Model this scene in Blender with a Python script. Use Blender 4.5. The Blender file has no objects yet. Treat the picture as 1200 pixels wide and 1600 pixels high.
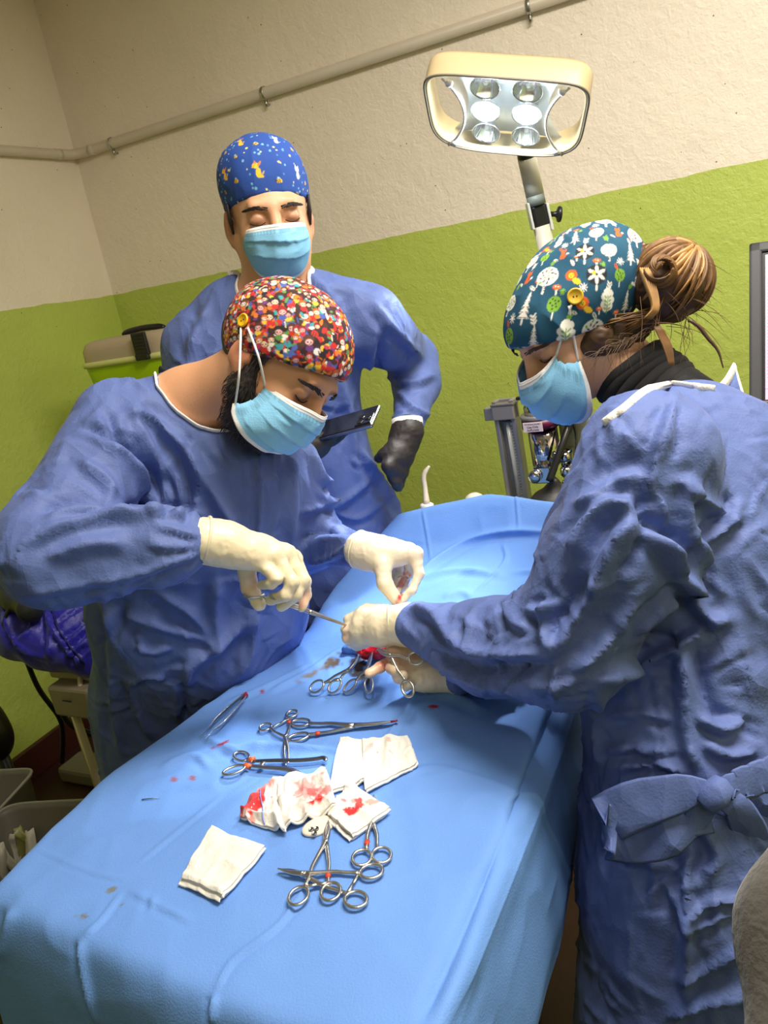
import bpy, bmesh, math, random
import numpy as np
from mathutils import Vector, Matrix
from mathutils.bvhtree import BVHTree
random.seed(7); rng = np.random.default_rng(7)
SC = bpy.context.scene
COL = SC.collection

# ------------------------------------------------------------------ camera, light, exposure
FPX = 1200.0; PITCH = math.radians(17.0); ROLL = math.radians(10.5)
C = np.array([0.0, 0.0, 1.55])
F = np.array([0, math.cos(PITCH), -math.sin(PITCH)])
_R0 = np.array([1.0, 0, 0]); _U0 = np.array([0, math.sin(PITCH), math.cos(PITCH)])
R = math.cos(ROLL)*_R0 - math.sin(ROLL)*_U0
U = math.sin(ROLL)*_R0 + math.cos(ROLL)*_U0
cam = bpy.data.cameras.new('camera'); cam_o = bpy.data.objects.new('camera', cam); COL.objects.link(cam_o)
cam.sensor_fit = 'VERTICAL'; cam.sensor_height = 36.0; cam.lens = 36.0*FPX/1600.0; cam.clip_start = 0.02
cam_o.matrix_world = Matrix(((R[0], U[0], -F[0], C[0]), (R[1], U[1], -F[1], C[1]), (R[2], U[2], -F[2], C[2]), (0, 0, 0, 1)))
SC.camera = cam_o
SC.view_settings.view_transform = 'Standard'; SC.view_settings.look = 'None'
SC.view_settings.gamma = 1.0; SC.view_settings.use_curve_mapping = False
SC.view_settings.exposure = 0.0
w = bpy.data.worlds.new('world'); SC.world = w; w.use_nodes = True
w.node_tree.nodes['Background'].inputs[0].default_value = (1.0, 0.93, 0.84, 1)
w.node_tree.nodes['Background'].inputs[1].default_value = 0.2

def area(name, loc, target, sx, sy, power, col):
    l = bpy.data.lights.new(name, 'AREA'); l.shape = 'RECTANGLE'; l.size = sx; l.size_y = sy; l.energy = power; l.color = col
    o = bpy.data.objects.new(name, l); COL.objects.link(o); o.location = loc
    o.rotation_euler = (Vector(target)-Vector(loc)).to_track_quat('-Z', 'Y').to_euler()
    return o
area('unseen_overhead_light', (0.72, 0.8, 2.78), (0.72, 0.8, 0), 1.25, 0.6, 71, (1.0, 0.93, 0.82))
area('unseen_overhead_light', (0.3, -0.9, 2.78), (0.3, -0.9, 0), 1.25, 0.5, 12, (1.0, 0.91, 0.78))  # added fill from behind the camera, no fixture known there

# ------------------------------------------------------------------ pixel to world helpers
def ray(x, y): return F + R*(x-600)/FPX - U*(y-800)/FPX
def at(x, y, d): return C + ray(x, y)*d
def onz(x, y, z):
    v = ray(x, y); return C + v*((z-C[2])/v[2])
def cv(a, b, c):
    v = R*a + U*b - F*c; return v/np.linalg.norm(v)
def project(P):
    v = P - C; d = v@F
    return 600+FPX*(v@R)/d, 800-FPX*(v@U)/d, d
def unit(v):
    v = np.asarray(v, float); return v/np.linalg.norm(v)

# ------------------------------------------------------------------ materials
def srgb(r, g, b):
    f = lambda c: (c/255/12.92) if c/255 <= 0.04045 else ((c/255+0.055)/1.055)**2.4
    return (f(r), f(g), f(b), 1.0)
def mat(name, col, rough=0.6, metal=0.0, bump=None, var=None, attr=None, emis=None, trans=None, spec=None, sheen=None, sub=None, cells=None):
    """bump / var: lists of (scale, strength, detail) noise layers; attr: colour attribute that replaces or mixes the base colour"""
    m = bpy.data.materials.new(name); m.use_nodes = True; nt = m.node_tree; N = nt.nodes; L = nt.links
    col = tuple(col)[:3]+(1.0,); b = N['Principled BSDF']; b.inputs['Base Color'].default_value = col; b.inputs['Roughness'].default_value = rough; b.inputs['Metallic'].default_value = metal
    if spec is not None: b.inputs['Specular IOR Level'].default_value = spec
    if sheen: b.inputs['Sheen Weight'].default_value = sheen
    if sub: b.inputs['Subsurface Weight'].default_value = sub; b.inputs['Subsurface Scale'].default_value = 0.008
    tc = N.new('ShaderNodeTexCoord')
    src = None
    if attr:
        a = N.new('ShaderNodeVertexColor'); a.layer_name = attr; src = a.outputs[0]
    if var:
        for sc, st, dt in var:
            n = N.new('ShaderNodeTexNoise'); n.inputs['Scale'].default_value = sc; n.inputs['Detail'].default_value = dt
            L.new(tc.outputs['Object'], n.inputs['Vector'])
            mr = N.new('ShaderNodeMapRange'); mr.inputs[1].default_value = 0.25; mr.inputs[2].default_value = 0.75
            mr.inputs[3].default_value = 1-st; mr.inputs[4].default_value = 1+st
            L.new(n.outputs[0], mr.inputs[0])
            hs = N.new('ShaderNodeHueSaturation'); L.new(mr.outputs[0], hs.inputs['Value'])
            if src is None: hs.inputs['Color'].default_value = col
            else: L.new(src, hs.inputs['Color'])
            src = hs.outputs[0]
    if src is not None: L.new(src, b.inputs['Base Color'])
    prev = None
    for sc, st, dt in (cells or []):   # creased sheet: straight sharp ridges between cells, stretched
        mp = N.new('ShaderNodeMapping'); mp.inputs['Scale'].default_value = (1.0, 1.0, dt); mp.inputs['Rotation'].default_value = (.5*sc % 1.3, .9, .07*sc % 1.5); L.new(tc.outputs['Object'], mp.inputs['Vector'])
        v = N.new('ShaderNodeTexVoronoi'); v.inputs['Scale'].default_value = sc; L.new(mp.outputs[0], v.inputs['Vector'])
        n2 = N.new('ShaderNodeTexNoise'); n2.inputs['Scale'].default_value = 5.0; n2.inputs['Detail'].default_value = 2; L.new(tc.outputs['Object'], n2.inputs['Vector'])
        m3 = N.new('ShaderNodeMapRange'); m3.inputs[1].default_value = .38; m3.inputs[2].default_value = .66; m3.inputs[3].default_value = .3; m3.inputs[4].default_value = 1.2; L.new(n2.outputs[0], m3.inputs[0])
        mm = N.new('ShaderNodeMath'); mm.operation = 'MULTIPLY'; L.new(v.outputs['Distance'], mm.inputs[0]); L.new(m3.outputs[0], mm.inputs[1])
        bp = N.new('ShaderNodeBump'); bp.inputs['Strength'].default_value = 1.0; bp.inputs['Distance'].default_value = st; L.new(mm.outputs[0], bp.inputs['Height'])
        if prev: L.new(prev, bp.inputs['Normal'])
        prev = bp.outputs[0]
    for sc, st, dt in (bump or []):
        bp = N.new('ShaderNodeBump'); bp.inputs['Strength'].default_value = min(1, st); bp.inputs['Distance'].default_value = 0.01 if st <= 1 else 0.01*st
        if sc < 0:    # woven: fine wave
            n = N.new('ShaderNodeTexWave'); n.inputs['Scale'].default_value = -sc; n.inputs['Distortion'].default_value = 1.0
        else:
            n = N.new('ShaderNodeTexNoise'); n.inputs['Scale'].default_value = sc; n.inputs['Detail'].default_value = dt
        L.new(tc.outputs['Object'], n.inputs['Vector']); L.new(n.outputs[1 if sc < 0 else 0], bp.inputs['Height'])
        if prev: L.new(prev, bp.inputs['Normal'])
        prev = bp.outputs[0]
    if prev: L.new(prev, b.inputs['Normal'])
    if emis:
        if attr: L.new(src, b.inputs['Emission Color'])
        else: b.inputs['Emission Color'].default_value = emis[0]
        b.inputs['Emission Strength'].default_value = emis[1]
    if trans is not None:   # thin clear plastic / glass: part of the light passes straight
        t = N.new('ShaderNodeBsdfTransparent'); mx = N.new('ShaderNodeMixShader'); mx.inputs[0].default_value = 1-trans
        t.inputs[0].default_value = col
        L.new(t.outputs[0], mx.inputs[1]); L.new(b.outputs[0], mx.inputs[2]); L.new(mx.outputs[0], N['Material Output'].inputs['Surface'])
    return m

# ------------------------------------------------------------------ object helpers
def tag(o, label=None, cat=None, group=None, kind=None):
    if label: o['label'] = label
    if cat: o['category'] = cat
    if group: o['group'] = group
    if kind: o['kind'] = kind
    return o
def thing(name, loc, label, cat, group=None):
    o = bpy.data.objects.new(name, None); COL.objects.link(o); o.location = tuple(float(c) for c in loc)
    o.empty_display_size = 0.05
    return tag(o, label, cat, group)
def link(name, me, m, parent=None, smooth=True):
    o = bpy.data.objects.new(name, me); COL.objects.link(o)
    if m is not None: me.materials.append(m)
    if smooth and len(me.polygons): me.polygons.foreach_set('use_smooth', [True]*len(me.polygons))
    if parent is not None:
        o.parent = parent
        o.matrix_parent_inverse = Matrix.Translation(-parent.location)   # meshes keep world coordinates
    return o
def mesh(name, V, Fc, m, parent=None, smooth=True, color=None):
    me = bpy.data.meshes.new(name)
    V = np.asarray(V, dtype=np.float32)
    if isinstance(Fc, np.ndarray):
        n, k = Fc.shape
        me.vertices.add(len(V)); me.vertices.foreach_set('co', V.ravel())
        me.loops.add(n*k); me.loops.foreach_set('vertex_index', Fc.astype(np.int32).ravel())
        me.polygons.add(n); me.polygons.foreach_set('loop_start', np.arange(0, n*k, k, dtype=np.int32))
        me.update(calc_edges=True); me.validate()
    else:
        me.from_pydata([tuple(v) for v in V.tolist()], [], [tuple(f) for f in Fc]); me.update()
    if color is not None:
        ca = me.color_attributes.new('paint', 'FLOAT_COLOR', 'POINT')
        c4 = np.ones((len(V), 4), np.float32); c4[:, :3] = color
        ca.data.foreach_set('color', c4.ravel())
    return link(name, me, m, parent, smooth)
def bm_obj(name, bm, m, parent=None, smooth=False):
    me = bpy.data.meshes.new(name); bmesh.ops.recalc_face_normals(bm, faces=bm.faces); bm.to_mesh(me); bm.free()
    return link(name, me, m, parent, smooth)
def frame(z, x=None):
    """3x3 with columns x, y, z around direction z"""
    z = unit(z)
    if x is None: x = np.array([1.0, 0, 0]) if abs(z[0]) < 0.9 else np.array([0, 1.0, 0])
    x = np.asarray(x, float); x = unit(x - z*(x@z)); return np.stack([x, np.cross(z, x), z], 1)
def box(bm, c, s, M=None, bev=0.0, seg=2):
    r = bmesh.ops.create_cube(bm, size=1.0)
    vs = r['verts']
    for v in vs: v.co = Vector((v.co.x*s[0], v.co.y*s[1], v.co.z*s[2]))
    if bev > 0:
        es = list({e for v in vs for e in v.link_edges})
        rr = bmesh.ops.bevel(bm, geom=es, offset=bev, segments=seg, affect='EDGES', profile=0.5)
        vs = list({v for f in rr['faces'] for v in f.verts} | {v for v in vs if v.is_valid})
    for v in vs:
        p = np.array(v.co)
        if M is not None: p = M@p
        v.co = Vector(p + np.asarray(c))
def box_obj(name, c, s, m, parent=None, M=None, bev=0.004, seg=2):
    bm = bmesh.new(); box(bm, c, s, M, bev, seg); return bm_obj(name, bm, m, parent, smooth=False)
def tube_data(P, rad, seg=8, closed=False, flat=None, fdir=None, caps=True):
    """swept tube; flat: (wide, thin) factors with fdir the wide direction"""
    P = np.asarray(P, float); n = len(P); rad = np.asarray(rad, float)
    rad = np.interp(np.linspace(0, 1, n), np.linspace(0, 1, len(rad)), rad) if rad.ndim and len(rad) != n else np.broadcast_to(rad, (n,))
    if closed: T = np.roll(P, -1, 0)-np.roll(P, 1, 0)
    else: T = np.gradient(P, axis=0)
    T /= np.linalg.norm(T, axis=1)[:, None]+1e-12
    x = np.asarray(fdir, float) if fdir is not None else (np.array([0, 0, 1.0]) if abs(T[0][2]) < 0.9 else np.array([1.0, 0, 0]))
    V = []; a = np.arange(seg)*2*math.pi/seg
    fw, ft = flat or (1, 1)
    for i in range(n):
        xx = x - T[i]*(x@T[i])
        if np.linalg.norm(xx) < 1e-6: xx = np.cross(T[i], [0.3, 0.5, 0.8])
        xx = unit(xx); yy = np.cross(T[i], xx)
        if fdir is None: x = xx
        V.append(P[i] + rad[i]*(np.cos(a)[:, None]*xx*fw + np.sin(a)[:, None]*yy*ft))
    V = np.concatenate(V); Fc = []
    for i in range(n if closed else n-1):
        j = (i+1) % n
        for k in range(seg):
            l = (k+1) % seg; Fc.append((i*seg+k, i*seg+l, j*seg+l, j*seg+k))
    if caps and not closed:
        Fc.append(tuple(range(seg-1, -1, -1))); Fc.append(tuple((n-1)*seg+k for k in range(seg)))
    return V, Fc
class MB:
    def __init__(s): s.V = []; s.F = []; s.n = 0
    def add(s, V, Fc):
        s.V.append(np.asarray(V, float)); s.F += [tuple(i+s.n for i in f) for f in Fc]; s.n += len(V); return s
    def tube(s, P, rad, **k): return s.add(*tube_data(P, rad, **k))
    def build(s, name, m, parent=None, smooth=True): return mesh(name, np.concatenate(s.V), s.F, m, parent, smooth)
def tube_obj(name, P, rad, m, parent=None, **k):
    return MB().tube(P, rad, **k).build(name, m, parent)
def smooth_path(P, n=24):
    """Catmull-Rom through the points"""
    P = np.asarray(P, float)
    if len(P) == 2: return P[0] + (P[1]-P[0])*np.linspace(0, 1, n)[:, None]
    Q = np.vstack([2*P[0]-P[1], P, 2*P[-1]-P[-2]]); out = []
    for u in np.linspace(0, len(P)-1-1e-9, n):
        i = int(u); t = u-i; a, b, c, d = Q[i:i+4]
        out.append(0.5*((2*b)+(-a+c)*t+(2*a-5*b+4*c-d)*t*t+(-a+3*b-3*c+d)*t**3))
    return np.array(out)
def lathe(prof, c, axis, seg=28, x=None):
    M = frame(axis, x); V = []; Fc = []; n = len(prof)
    for i in range(seg):
        a = 2*math.pi*i/seg
        for r, z in prof: V.append(np.asarray(c) + M@np.array([r*math.cos(a), r*math.sin(a), z]))
    for i in range(seg):
        j = (i+1) % seg
        for k in range(n-1): Fc.append((i*n+k, j*n+k, j*n+k+1, i*n+k+1))
    return np.array(V), Fc
def lathe_obj(name, prof, c, axis, m, parent=None, seg=28): return mesh(name, *lathe(prof, c, axis, seg), m, parent)

# ------------------------------------------------------------------ signed-distance modelling
def grid(lo, hi, h):
    lo = np.asarray(lo, float); n = np.ceil((np.asarray(hi)-lo)/h).astype(int)+1
    ax = [(lo[i]+h*np.arange(n[i])).astype(np.float32) for i in range(3)]
    return ax[0][:, None, None], ax[1][None, :, None], ax[2][None, None, :], lo, h
def d_cone(G, a, b, ra, rb, flat=None):
    """tapered capsule; flat = (direction, factor): cross-section thinner by factor along direction"""
    X, Y, Z = G[:3]; a = np.asarray(a, float); b = np.asarray(b, float)
    px, py, pz = X-a[0], Y-a[1], Z-a[2]; ba = b-a
    t = (px*ba[0]+py*ba[1]+pz*ba[2])/max(ba@ba, 1e-9); t = np.clip(t, 0, 1)
    qx, qy, qz = px-t*ba[0], py-t*ba[1], pz-t*ba[2]
    q2 = qx*qx+qy*qy+qz*qz
    if flat is not None:
        n, fct = flat; dn = qx*n[0]+qy*n[1]+qz*n[2]; q2 = q2+dn*dn*(1/fct**2-1)
    return np.sqrt(q2)-(ra+t*(rb-ra))
def d_ell(G, c, r, M=None):
    X, Y, Z = G[:3]; c = np.asarray(c, float)
    px, py, pz = X-c[0], Y-c[1], Z-c[2]
    if M is None: q = [px, py, pz]
    else: q = [px*M[0, i]+py*M[1, i]+pz*M[2, i] for i in range(3)]
    k0 = np.sqrt(sum((q[i]/r[i])**2 for i in range(3))); k1 = np.sqrt(sum((q[i]/r[i]**2)**2 for i in range(3)))
    return k0*(k0-1)/np.maximum(k1, 1e-6)
def smin(a, b, k):
    h = np.maximum(k-np.abs(a-b), 0)/k; return np.minimum(a, b)-h*h*k*0.25
def smax(a, b, k): return -smin(-a, -b, k)
def nets(D, lo, h):
    """naive surface nets -> verts, quads"""
    D = np.asarray(D, np.float32); ins = D < 0; nx, ny, nz = D.shape
    cnt = np.zeros((nx-1, ny-1, nz-1), np.int8)
    for dx in (0, 1):
        for dy in (0, 1):
            for dz in (0, 1): cnt += ins[dx:nx-1+dx, dy:ny-1+dy, dz:nz-1+dz]
    I, J, K = np.nonzero((cnt > 0) & (cnt < 8)); nv = len(I)
    idx = np.full(cnt.shape, -1, np.int64); idx[I, J, K] = np.arange(nv)
    S = np.zeros((nv, 3)); W = np.zeros(nv)
    cs = [(a, b, c) for a in (0, 1) for b in (0, 1) for c in (0, 1)]
    for p in cs:
        for ax in range(3):
            if p[ax] == 1: continue
            q = list(p); q[ax] = 1
            d0 = D[I+p[0], J+p[1], K+p[2]]; d1 = D[I+q[0], J+q[1], K+q[2]]
            s = (d0 < 0) != (d1 < 0); t = np.where(s, d0/np.where(s, d0-d1, 1), 0)
            pt = np.array(p, float)[None, :].repeat(nv, 0); pt[:, ax] += t
            S[s] += pt[s]; W += s
    V = (np.stack([I, J, K], 1)+S/W[:, None])*h+lo
    Q = []
    for ax in range(3):
        sl0 = [slice(1, -1)]*3; sl0[ax] = slice(0, -1); sl1 = [slice(1, -1)]*3; sl1[ax] = slice(1, None)
        e0 = ins[tuple(sl0)]; e1 = ins[tuple(sl1)]
        off = [1, 1, 1]; off[ax] = 0
        for flip, msk in ((False, e0 & ~e1), (True, ~e0 & e1)):
            P = np.stack(np.nonzero(msk), 1)+np.array(off)
            if not len(P): continue
            u, v = (ax+1) % 3, (ax+2) % 3; q = []
            for du, dv in ((-1, -1), (0, -1), (0, 0), (-1, 0)):
                c = P.copy(); c[:, u] += du; c[:, v] += dv; q.append(idx[c[:, 0], c[:, 1], c[:, 2]])
            q = np.stack(q, 1); Q.append(q[:, ::-1] if flip else q)
    return V, np.concatenate(Q)
def normals(V, Q):
    n = np.cross(V[Q[:, 2]]-V[Q[:, 0]], V[Q[:, 3]]-V[Q[:, 1]]); N = np.zeros_like(V)
    for k in range(4): np.add.at(N, Q[:, k], n)
    return N/(np.linalg.norm(N, axis=1)[:, None]+1e-12)
def relax(V, Q, it=2, f=0.5):
    a = np.concatenate([Q[:, 0], Q[:, 1], Q[:, 2], Q[:, 3]]); b = np.concatenate([Q[:, 1], Q[:, 2], Q[:, 3], Q[:, 0]])
    i = np.concatenate([a, b]); j = np.concatenate([b, a]); n = len(V); cnt = np.bincount(i, minlength=n)[:, None]
    for _ in range(it):
        S = np.stack([np.bincount(i, V[j, k], minlength=n) for k in range(3)], 1)
        V = V+f*(S/np.maximum(cnt, 1)-V)
    return V
_LAT = rng.random((32, 32, 32)).astype(np.float32)
def noise(P):
    """smooth value noise in 0..1"""
    P = np.asarray(P, float); I = np.floor(P).astype(int); f = P-I; f = f*f*f*(f*(f*6-15)+10); out = 0
    for dx in (0, 1):
        for dy in (0, 1):
            for dz in (0, 1):
                wgt = (f[..., 0] if dx else 1-f[..., 0])*(f[..., 1] if dy else 1-f[..., 1])*(f[..., 2] if dz else 1-f[..., 2])
                out = out+wgt*_LAT[(I[..., 0]+dx) % 32, (I[..., 1]+dy) % 32, (I[..., 2]+dz) % 32]
    return out
def ridged(P): return 1-np.abs(2*noise(P)-1)*2
_JIT = rng.random((16, 16, 16, 3)).astype(np.float32)
def worley(P):
    """distance to the nearest of one random point per cell: cones that meet in straight sharp ridges"""
    P = np.asarray(P, float); I = np.floor(P).astype(int); f = P-I; best = np.full(len(P), 9.0)
    for dx in (-1, 0, 1):
        for dy in (-1, 0, 1):
            for dz in (-1, 0, 1):
                j = _JIT[(I[:, 0]+dx) % 16, (I[:, 1]+dy) % 16, (I[:, 2]+dz) % 16]
                best = np.minimum(best, (f[:, 0]-dx-j[:, 0])**2+(f[:, 1]-dy-j[:, 1])**2+(f[:, 2]-dz-j[:, 2])**2)
    return np.sqrt(best)
def crumple(V, N, amp=0.004, sc=9.0, seed=0.0, least=.12):
    """creased sheet: facets that meet in sharp straight creases, two sizes, stretched along different directions, where the cloth is slack"""
    A = frame([0.4, 0.7, 0.6]); B = frame([-0.6, 0.2, 0.75])
    slack = np.clip(noise(V*4.5+seed)*2.2-.45, least, 1.2)
    d = amp*1.7*worley((V@A)*sc*np.array([1, 1, 0.5])+seed)*slack + amp*.9*worley((V@B)*sc*1.9*np.array([1, 0.5, 1])+seed+7.3)*slack[::1] + .25*amp*ridged(V*sc*1.1+seed)
    return V+N*(d-d.mean())[:, None]
def creases(V, N, n, seed=1, ln=(.03, .12), wd=(.003, .007), ht=(.0018, .0062), bias=None):
    """n random short creases lying in the surface"""
    r = np.random.default_rng(seed); D = np.zeros(len(V)); face = np.where(((C-V)*N).sum(1) > 0)[0]
    for _ in range(n):
        k = face[r.integers(len(face))]; p, nn = V[k], N[k]; q = r.normal(size=3)
        if bias is not None: q = q*.7+np.asarray(bias)*r.choice([-1, 1])*1.2
        t = unit(q-nn*(q@nn)); s = np.cross(nn, t); L = r.uniform(*ln)*.5; w_ = r.uniform(*wd); h_ = r.uniform(*ht)*r.choice([1, 1, -1]); bend = r.normal()*.15
        rel = V-p; m = np.where(np.abs(rel).sum(1) < L*1.8+.02)[0]
        if not len(m): continue
        a = rel[m]@t/L; c = (rel[m]@s-bend*L*(a*a-.4))/w_; up = np.abs(rel[m]@nn) < .04; al = (N[m]@nn) > .2
        D[m] += np.where(up & al, h_*np.clip(1-a*a, 0, 1)*(np.exp(-np.abs(c)*1.5)-.4*np.exp(-((c-1.8)**2))), 0)
    return V+N*D[:, None]
def strokes(V, N, S, gain=1.45):
    """folds: each (pixel polyline, width m, height m[, near depth, far depth]); a soft ridge (or groove) along the line, ending softly"""
    x, y, d = project(V); face = ((C-V)*N).sum(1) > 0
    D = np.zeros(len(V))
    for s in S:
        P = np.array(smooth_path(np.array([(a, b, 0) for a, b in s[0]]), 4*len(s[0])))[:, :2] if len(s[0]) > 2 else np.array(s[0], float)
        wd, ht = s[1]*.82, s[2]*gain; lo, hi = (s[3], s[4]) if len(s) > 3 else (0, 9)
        m = face & (d > lo) & (d < hi) & (x > P[:, 0].min()-90) & (x < P[:, 0].max()+90) & (y > P[:, 1].min()-90) & (y < P[:, 1].max()+90)
        if not m.any(): continue
        xx, yy, dd = x[m], y[m], d[m]; best = np.full(len(xx), 1e9); bu = np.zeros(len(xx)); sg = np.zeros(len(xx)); L = len(P)-1
        for i in range(L):
            a, b = P[i], P[i+1]; ba = b-a; t = np.clip(((xx-a[0])*ba[0]+(yy-a[1])*ba[1])/(ba@ba+1e-9), 0, 1)
            ex, ey = xx-a[0]-t*ba[0], yy-a[1]-t*ba[1]; q = np.hypot(ex, ey); up = q < best
            best = np.where(up, q, best); bu = np.where(up, (i+t)/L, bu); sg = np.where(up, np.sign(ba[0]*ey-ba[1]*ex), sg)
        r = best*dd/FPX/wd
        prof = .55*np.exp(-r*r*1.2)+.6*np.exp(-r*1.9)-0.45*np.exp(-((r*sg-1.5)**2)*1.1)
        D[m] += ht*prof*np.clip(np.minimum(bu, 1-bu)*5+0.15, 0, 1)
    return V+N*D[:, None]
def bvh_of(*obs):
    vs = []; ps = []
    for o in obs:
        b = len(vs); vs += [v.co.copy() for v in o.data.vertices]; ps += [tuple(b+i for i in p.vertices) for p in o.data.polygons]
    return BVHTree.FromPolygons(vs, ps)
def hit(bv, px, py, off=0.0):
    v = unit(ray(px, py)); r = bv.ray_cast(Vector(C), Vector(v))
    if r[0] is None: return None, None
    n = np.array(r[1]); n = n if n@v < 0 else -n
    return np.array(r[0])+n*off, n
def hits(bv, pts, off=0.0):
    return np.array([p for p in (hit(bv, a, b, off)[0] for a, b in pts) if p is not None])
# ------------------------------------------------------------------ the room
CORNER = at(177, 461, 3.3); ZP = float(CORNER[2]); CORNER[2] = 0
D1 = unit(np.array([0.88197734, -0.47129182, 0]))     # along the back wall, to the right
D2 = unit(np.array([-0.47129182, -0.88197734, 0]))    # along the left wall, to the viewer
def wall_mat(name):
    m = bpy.data.materials.new(name); m.use_nodes = True; nt = m.node_tree; N = nt.nodes; L = nt.links; b = N['Principled BSDF']
    tc = N.new('ShaderNodeTexCoord'); sp = N.new('ShaderNodeSeparateXYZ'); L.new(tc.outputs['Object'], sp.inputs[0])
    n0 = N.new('ShaderNodeTexNoise'); n0.inputs['Scale'].default_value = 9; n0.inputs['Detail'].default_value = 4; L.new(tc.outputs['Object'], n0.inputs['Vector'])
    ma = N.new('ShaderNodeMath'); ma.operation = 'MULTIPLY_ADD'; L.new(n0.outputs[0], ma.inputs[0]); ma.inputs[1].default_value = 0.016; L.new(sp.outputs[2], ma.inputs[2])
    gt = N.new('ShaderNodeMath'); gt.operation = 'GREATER_THAN'; L.new(ma.outputs[0], gt.inputs[0]); gt.inputs[1].default_value = ZP+0.008
    mx = N.new('ShaderNodeMix'); mx.data_type = 'RGBA'; mx.inputs[6].default_value = srgb(190, 207, 98); mx.inputs[7].default_value = srgb(248, 236, 220)
    L.new(gt.outputs[0], mx.inputs[0])
    n1 = N.new('ShaderNodeTexNoise'); n1.inputs['Scale'].default_value = 1.6; n1.inputs['Detail'].default_value = 5; L.new(tc.outputs['Object'], n1.inputs['Vector'])
    mr = N.new('ShaderNodeMapRange'); mr.inputs[1].default_value = 0.3; mr.inputs[2].default_value = 0.7; mr.inputs[3].default_value = 0.93; mr.inputs[4].default_value = 1.05
    L.new(n1.outputs[0], mr.inputs[0]); hs = N.new('ShaderNodeHueSaturation'); L.new(mr.outputs[0], hs.inputs['Value']); L.new(mx.outputs[2], hs.inputs['Color'])
    # small nail holes
    v = N.new('ShaderNodeTexVoronoi'); v.inputs['Scale'].default_value = 17; L.new(tc.outputs['Object'], v.inputs['Vector'])
    lt = N.new('ShaderNodeMath'); lt.operation = 'LESS_THAN'; L.new(v.outputs['Distance'], lt.inputs[0]); lt.inputs[1].default_value = 0.036
    m2 = N.new('ShaderNodeMix'); m2.data_type = 'RGBA'; L.new(lt.outputs[0], m2.inputs[0]); L.new(hs.outputs[0], m2.inputs[6]); m2.inputs[7].default_value = srgb(110, 90, 70)
    L.new(m2.outputs[2], b.inputs['Base Color']); b.inputs['Roughness'].default_value = 0.5
    prev = None
    for sc, dist, dt in ((38, 0.0035, 4), (130, 0.0016, 3), (6, 0.006, 2)):
        n = N.new('ShaderNodeTexNoise'); n.inputs['Scale'].default_value = sc; n.inputs['Detail'].default_value = dt; n.inputs['Distortion'].default_value = 0.6
        L.new(tc.outputs['Object'], n.inputs['Vector']); bp = N.new('ShaderNodeBump'); bp.inputs['Distance'].default_value = dist; bp.inputs['Strength'].default_value = 0.9
        L.new(n.outputs[0], bp.inputs['Height'])
        if prev: L.new(prev, bp.inputs['Normal'])
        prev = bp.outputs[0]
    L.new(prev, b.inputs['Normal'])
    return m
M_wall = wall_mat('painted_plaster')
def slab(name, a, d, ln, z0, z1, nrm, m, th=0.12):
    """vertical wall slab from a along d, thickness away from the room"""
    a = np.asarray(a, float); V = []
    for t in (0, th):
        for s, z in ((0, z0), (ln, z0), (ln, z1), (0, z1)): V.append(a + d*s - nrm*t + np.array([0, 0, z]))
    Fc = [(0, 1, 2, 3), (7, 6, 5, 4), (0, 4, 5, 1), (1, 5, 6, 2), (2, 6, 7, 3), (3, 7, 4, 0)]
    return tag(mesh(name, V, Fc, m, smooth=False), kind='structure')
ZC = 2.85
slab('wall_back', CORNER - D1*0.12, D1, 4.3, 0, ZC, D2, M_wall)
slab('wall_left', CORNER, D2, 5.4, 0, ZC, D1, M_wall)
slab('wall_right', CORNER + D1*4.2, D2, 5.4, 0, ZC, -D1, M_wall)
slab('wall_front', CORNER + D2*5.4 - D1*0.12, D1, 4.4, 0, ZC, -D2, M_wall)
def flat_slab(name, z0, z1, m):
    c = [CORNER - D1*.2 - D2*.2, CORNER + D1*4.4 - D2*.2, CORNER + D1*4.4 + D2*5.6, CORNER - D1*.2 + D2*5.6]
    V = [np.array([p[0], p[1], z]) for z in (z0, z1) for p in c]
    return tag(mesh(name, V, [(3, 2, 1, 0), (4, 5, 6, 7), (0, 1, 5, 4), (1, 2, 6, 5), (2, 3, 7, 6), (3, 0, 4, 7)], m, smooth=False), kind='structure')
M_floor = mat('dark_red_floor', srgb(58, 30, 26), 0.45, var=[(3, 0.25, 4), (40, 0.1, 2)])
flat_slab('floor', -0.1, 0.0, M_floor)
flat_slab('ceiling', ZC, ZC+0.1, mat('ceiling_paint', srgb(225, 215, 200), 0.8, bump=[(30, 0.2, 3)]))
M_base = mat('dark_baseboard', srgb(70, 32, 28), 0.4, var=[(12, 0.2, 3)])
def baseboard(name, a, d, ln, nrm):
    bm = bmesh.new(); Mx = np.stack([d, -nrm, np.array([0, 0, 1.0])], 1)
    box(bm, a + d*ln/2 + nrm*0.012 + np.array([0, 0, 0.06]), (ln, 0.02, 0.12), Mx, 0.004)
    return tag(bm_obj(name, bm, M_base), kind='structure')
baseboard('baseboard_left', CORNER, D2, 5.3, D1); baseboard('baseboard_back', CORNER, D1, 4.1, D2)

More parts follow.
